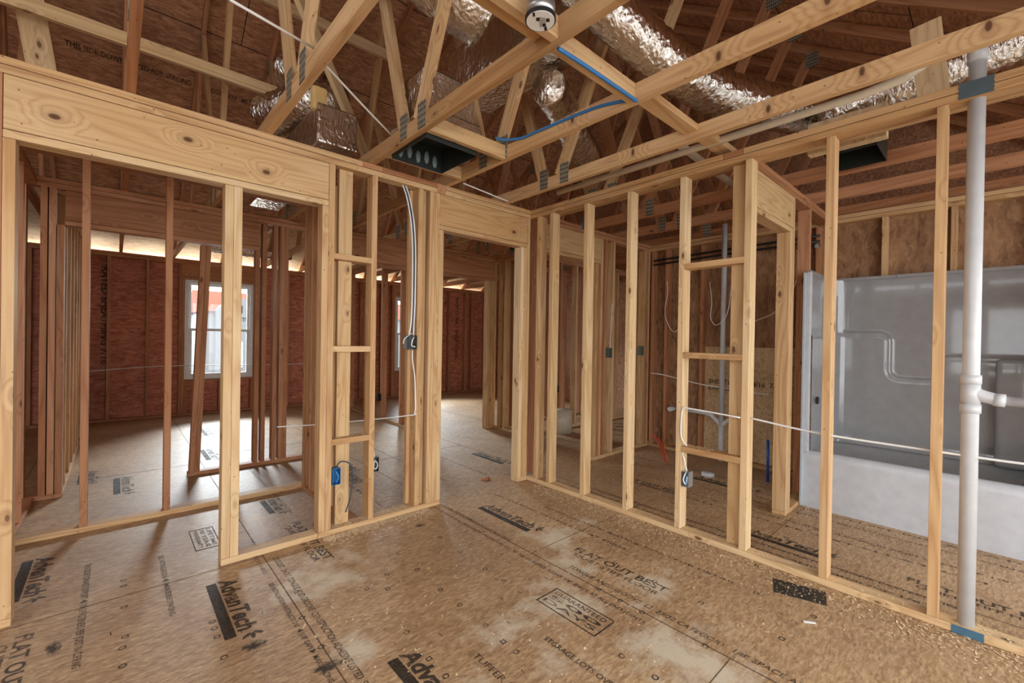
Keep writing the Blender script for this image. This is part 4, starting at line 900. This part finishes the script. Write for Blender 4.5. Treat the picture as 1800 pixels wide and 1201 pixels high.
floor_text('SQUARE EDGE, FASTEN 6 IN. AT ENDS', 2.33, 2.75, 1.5, .022); floor_text('SEE INSTALLATION INSTRUCTIONS FOR DETAIL', 2.45, 2.3, .9, .02)
for i, x in enumerate((2.98, 3.06, 3.5, 3.62, 3.85, 3.98)): floor_text(('SPACE TONGUE AND GROOVE 1/8" ', 'INSTALLATION INSTRUCTIONS FASTEN 6 IN ', 'SEE INSTALLATION ')[i % 3] * 2, x, 2.5 - .2 * i, .2 - .1 * i, .022, 0, .003)
for i, x in enumerate((.95, 2.2, 2.6, 1.5)): floor_text('SEE INSTALLATION INSTRUCTIONS  MAX SPACING', x, 4.8, 3.4 - .1 * i, .022)
floor_text('PLYWOOD', 1.0, 3.12, 2.9, .03)
# framed stamps
def stamp(x0, x1, y0, y1, lines):
    for q in ((x0, x1, y0, y0 - .006), (x0, x1, y1, y1 - .006), (x0, x0 + .005, y0, y1), (x1, x1 + .005, y0, y1)): bar(*q)
    h = (x1 - x0) / (len(lines) + .6)
    for i, s in enumerate(lines): floor_text(s, x1 - h * (i + 1), y0 - .02, y1 + .02, h * .7, 0, .006)
stamp(.36, .485, 3.50, 3.16, ['LIFETIME', '50 YEAR', 'WARRANTY']); stamp(1.55, 1.70, 1.50, 1.15, ['GUARANTEED', '500', 'DAYS'])
# fastener targets
SQ = [(.04, 2.45), (.03, 2.37), (.03, 2.24), (.43, 3.19), (.33, 2.27), (.33, 2.04), (.96, 2.13), (1.10, 2.19), (1.25, 2.13), (1.04, 2.06), (1.24, 1.88), (1.24, 1.71), (1.24, 1.51), (1.54, 1.73), (1.54, 1.89),
      (1.23, 1.38), (1.23, 1.30), (.95, 1.70), (.94, 1.50), (.94, 1.38), (1.26, 2.37), (1.56, 2.38), (1.55, 2.14), (.33, 2.33), (.33, 2.2), (.04, 2.95), (.04, 3.02), (.04, 2.72), (.64, 2.1), (.64, 1.85), (2.15, 1.45), (2.15, 1.2), (2.15, .95),
      (1.86, 1.35), (1.86, 1.22), (1.86, 1.1), (2.45, 1.05), (2.45, .8), (2.45, .55), (2.16, .6), (1.54, 1.0), (1.54, .85), (1.86, .8), (2.45, 1.5), (2.45, 1.7), (2.76, .9), (3.3, .7), (3.3, .9), (3.6, .5), (3.6, .8), (3.3, 1.7), (3.6, 1.5), (3.9, .6)]
bm = bmesh.new()
for i, (x, y) in enumerate(SQ):
    n = 4 if i % 3 == 0 else 10; r0 = .0135 if n == 4 else .0115; ph = math.pi / 4 if n == 4 else 0
    o_ = [bm.verts.new((x + r0 * 1.25 * math.cos(ph + 2 * math.pi * k / n), y + r0 * 1.25 * math.sin(ph + 2 * math.pi * k / n), .0013)) for k in range(n)]
    i_ = [bm.verts.new((x + r0 * .75 * math.cos(ph + 2 * math.pi * k / n), y + r0 * .75 * math.sin(ph + 2 * math.pi * k / n), .0013)) for k in range(n)]
    for k in range(n): bm.faces.new((o_[k], o_[(k + 1) % n], i_[(k + 1) % n], i_[k]))
for i in range(46):
    x = random.uniform(-.3, 2.6); y = random.uniform(.5, 2.8); a = random.uniform(-.15, .15) + math.pi / 2
    if x * .6 + y < 1.6: continue
    d = Vector((math.cos(a), math.sin(a), 0)) * .013; nrm = Vector((-d.y, d.x, 0)).normalized() * .002
    c = Vector((x, y, .0013)); bm.faces.new([bm.verts.new(c + d + nrm), bm.verts.new(c - d + nrm), bm.verts.new(c - d - nrm), bm.verts.new(c + d - nrm)])
link('printed_target', bm, M_INK, parent=floor)
# smudges
def smudge_mat():
    m, nt, b = new_mat('soft_smudge'); L = nt.links; b.inputs['Base Color'].default_value = (0.05, 0.04, 0.03, 1); b.inputs['Roughness'].default_value = .8
    tc = N(nt, 'ShaderNodeTexCoord'); ln = N(nt, 'ShaderNodeVectorMath', operation='LENGTH'); L.new(tc.outputs['Object'], ln.inputs[0])
    n = N(nt, 'ShaderNodeTexNoise'); n.inputs['Scale'].default_value = 2.2; n.inputs['Detail'].default_value = 5; L.new(tc.outputs['Object'], n.inputs[0])
    a = math_(nt, 'SUBTRACT', math_(nt, 'MULTIPLY', n.outputs[0], 1.9), math_(nt, 'ADD', ln.outputs['Value'], .25))
    a = math_(nt, 'MINIMUM', math_(nt, 'MAXIMUM', math_(nt, 'MULTIPLY', a, 1.6), 0.0), 0.8)
    tr = N(nt, 'ShaderNodeBsdfTransparent'); mx = N(nt, 'ShaderNodeMixShader'); L.new(a, mx.inputs[0]); L.new(tr.outputs[0], mx.inputs[1]); L.new(b.outputs[0], mx.inputs[2])
    L.new(mx.outputs[0], nt.nodes['Material Output'].inputs[0]); return m
M_SMUDGE = smudge_mat()
for x, y, a, b in ((.43, 2.04, .07, .05), (-.18, 2.55, .035, .08), (.62, 1.72, .08, .05), (1.55, 2.62, .05, .04)):
    bm = bmesh.new(); bmesh.ops.create_circle(bm, cap_ends=True, segments=24, radius=1)
    o = link('dark_smudge', bm, M_SMUDGE, (x, y, .0009), None, floor); o.scale = (a, b, 1)

def deck_text(s, x0, x1, y, h, par):
    me = text_mesh(s, 0, .028); xs = [v.co.x for v in me.vertices]; x_0, wd = min(xs), max(xs) - min(xs)
    sg = 1 if y > YR else -1
    for v in me.vertices:
        yy = y - sg * v.co.y / .72 * h * .83; v.co = Vector((x0 + (v.co.x - x_0) / wd * (x1 - x0), yy, zdeck(yy) - .003))
    me.materials.append(M_INK); o = bpy.data.objects.new('printed_lettering', me); C.objects.link(o); o.parent = par
deck_text('THIS SIDE DOWN   SIZED FOR SPACING   \u25CF   ROOF 24/16   MILL 412', -.40, 1.32, 6.22, .06, ceil_far)
deck_text('SHEATHING SPAN 24/16 \u25CF', 1.5, 2.6, 6.22, .06, ceil_far); deck_text('STRAND BOARD', 1.0, 1.5, 5.0, .09, ceil_far); deck_text('THIS SIDE DOWN  24/16  MILL 412', 3.6, 5.4, 6.2, .06, ceil_far); deck_text('RATED SHEATHING', 2.0, 2.6, 5.2, .08, ceil_far)
for x in (3.6, 5.0): 
    me = text_mesh('RATED SHEATHING 24/16', 0, .006)
    for v in me.vertices:
        yy = 1.4 - v.co.x * .07; xx = x + v.co.y * .08; v.co = Vector((xx, yy, zdeck(yy) - .003))
    me.materials.append(M_INK); o = bpy.data.objects.new('printed_lettering', me); C.objects.link(o); o.parent = ceil_near
def wall_text(s, M4, par):
    me = text_mesh(s, 0, .02); me.transform(M4); me.materials.append(M_INK); o = bpy.data.objects.new('printed_lettering', me); C.objects.link(o); o.parent = par; return o
wb = bpy.data.objects['wall_back']
for x, s in ((-.16, 'RATED SHEATHING 7/16'), (6.0, 'EXPOSURE 1 SHEATHING'), (3.45, 'RATED SHEATHING'), (2.95, 'EXPOSURE 1')):
    wall_text(s, Matrix.Translation((x, YF + DP - .002, 2.25)) @ Matrix.Rotation(math.pi / 2, 4, 'X') @ Matrix.Rotation(-math.pi / 2, 4, 'Z') @ Matrix.Diagonal((.13, .13, 1, 1)), wb)
o = wall_text('SHEATHING  24/16  7/16', Matrix.Translation((XT + DP - .0175, 2.15, .83)) @ Matrix.Rotation(-math.pi / 2, 4, 'Z') @ Matrix.Rotation(math.pi / 2, 4, 'X') @ Matrix.Diagonal((.07, .07, 1, 1)), pn)
o.matrix_parent_inverse = WORLD[pn.name].inverted()
o = wall_text('EXPOSURE 1', Matrix.Translation((XT + DP - .0175, 2.15, .76)) @ Matrix.Rotation(-math.pi / 2, 4, 'Z') @ Matrix.Rotation(math.pi / 2, 4, 'X') @ Matrix.Diagonal((.07, .05, 1, 1)), pn)
o.matrix_parent_inverse = WORLD[pn.name].inverted()

# ------------------------------------------------------------------ shavings
bm = bmesh.new()
def chip(x, y, z=0.001):
    a = random.uniform(0, math.pi); l = random.uniform(.002, .008) * (1 if random.random() < .85 else 1.8); w_ = random.uniform(.0012, .0035)
    d = Vector((math.cos(a), math.sin(a), 0)) * l; n_ = Vector((-d.y, d.x, 0)).normalized() * w_; c = Vector((x, y, z + .0015)); up = Vector((0, 0, random.uniform(0, .003)))
    v = [bm.verts.new(p) for p in (c + d + n_, c - d + n_, c - d - n_, c + d - n_)]; v[0].co += up; v[3].co += up * .6; bm.faces.new(v)
for _ in range(1500):
    chip(random.uniform(.98, 1.75), YL - abs(random.gauss(0, .06)) - .005)
for _ in range(1700):
    y = random.uniform(-.6, 2.7); chip(XW - abs(random.gauss(0, .11)) - .005, y)
for _ in range(500): chip(random.uniform(.6, 2.75), random.uniform(.6, 2.8))
for _ in range(250): chip(random.uniform(.5, 1.6), random.uniform(3.0, 3.9))
for _ in range(350): chip(XW + random.uniform(.005, .085), random.uniform(-.5, 2.7), FT)
for _ in range(350): chip(random.uniform(1.05, 1.6), YL + random.uniform(.005, .085), FT)
for _ in range(160): chip(random.uniform(1.045, 1.28), YL + random.uniform(.005, .085), .619)
for _ in range(120): chip(XW + random.uniform(.005, .085), random.uniform(1.2, 1.385), .592)
for _ in range(200): chip(random.uniform(3.7, 4.05), random.gauss(.98, .05))
tag(link('wood_shavings', bm, M_SHAV), 'scattered pale wood shavings along the foot of the walls', 'wood shavings', kind='stuff')

# ------------------------------------------------------------------ neighbour houses outside
def side_house(x0, x1, y0, gx, label):
    r = root('house', ((x0 + x1) / 2, y0, -.7), label, 'house'); zw, zr = 2.3, 3.3
    link('wall', box_bm(x1 - x0, 5, zw + .7), M_WRAP, ((x0 + x1) / 2, y0 + 2.5, -.7), None, r)
    bm = bmesh.new(); V_ = [bm.verts.new(p) for p in ((x0 - .2, y0 - .2, zw - .05), (x1 + .2, y0 - .2, zw - .05), (x1 + .2, y0 + 2.5, zr), (x0 - .2, y0 + 2.5, zr), (x1 + .2, y0 + 5.2, zw - .05), (x0 - .2, y0 + 5.2, zw - .05))]
    bm.faces.new(V_[:4]); bm.faces.new((V_[3], V_[2], V_[4], V_[5])); bm.faces.new((V_[0], V_[3], V_[5])); bm.faces.new((V_[1], V_[4], V_[2])); link('roof', bm, M_ORROOF, parent=r)
    bm = bmesh.new(); a = [bm.verts.new((gx + dx, y0 - .6, z)) for dx, z in ((-.75, -.7), (.75, -.7), (.75, 2.3), (0, 3.0), (-.75, 2.3))]; b = [bm.verts.new((v.co.x, y0 + 1.8, v.co.z)) for v in a]
    bm.faces.new(a); bm.faces.new(b[::-1])
    for k in range(5): bm.faces.new((a[k], b[k], b[(k + 1) % 5], a[(k + 1) % 5]))
    bmesh.ops.recalc_face_normals(bm, faces=bm.faces); link('gable_porch', bm, plain('pale_grey_wrap', (.22, .23, .24), .6), parent=r)
    link('gable_vent', box_bm(.22, .03, .32), M_BLACK, (gx + .05, y0 - .62, 2.2), None, r)
    me = text_mesh('STRUCTURE', 0, .01); me.transform(Matrix.Translation((gx - .6, y0 - .62, 1.85)) @ Matrix.Rotation(math.pi / 2, 4, 'X') @ Matrix.Diagonal((.24, .24, 1, 1))); me.materials.append(M_BLACK)
    o = bpy.data.objects.new('printed_lettering', me); C.objects.link(o); o.parent = r; o.matrix_parent_inverse = WORLD[r.name].inverted()
    link('garage_door', box_bm(.6, .04, 1.1), M_GREYBOX, (gx - .1, y0 - .62, -.1), None, r)
side_house(2.75, 5.4, 22, 3.80, 'white wrapped neighbour house with orange roof seen through the far left window')
side_house(11.2, 14.0, 22, 12.9, 'white wrapped neighbour house with orange roof outside the far window behind the switch box')

# ------------------------------------------------------------------ groups of repeats
for o in list(C.objects):
    if o.parent or not o.get('label') or o.get('kind') or o.get('group'): continue
    c = o['category']; l = o['label']; n = o.name.split('.')[0]
    if c == 'stud':
        g = 'wall studs'
        for k, v in (('far wall', 'studs of the far window wall'), ('far room', 'studs of the far room'), ('window', 'studs around the far windows'), ('right wall', 'studs of the right wall'), ('closet', 'studs around the closet'),
                     ('bathroom', 'studs of the rear bathroom wall'), ('middle partition', 'studs of the middle partition'), ('doorway', 'studs around the narrow doorway'), ('hall', 'studs around the hall'), ('tub', 'studs of the tub end partition'), ('header', 'studs beside the headers')):
            if k in l: g = v; break
        o['group'] = g
    else:
        g = {'plate': 'wall plates', 'header': 'door and window headers', 'block': 'short blocks between members', 'duct': 'foil ducts in the attic', 'air duct': 'register boxes', 'brace': 'attic braces', 'cable': 'loose electrical cables',
             'electrical box': 'electrical boxes', 'pipe': 'plastic pipes', 'guard plate': 'steel guard plates', 'house': 'neighbour houses'}.get(c)
        if g: o['group'] = g
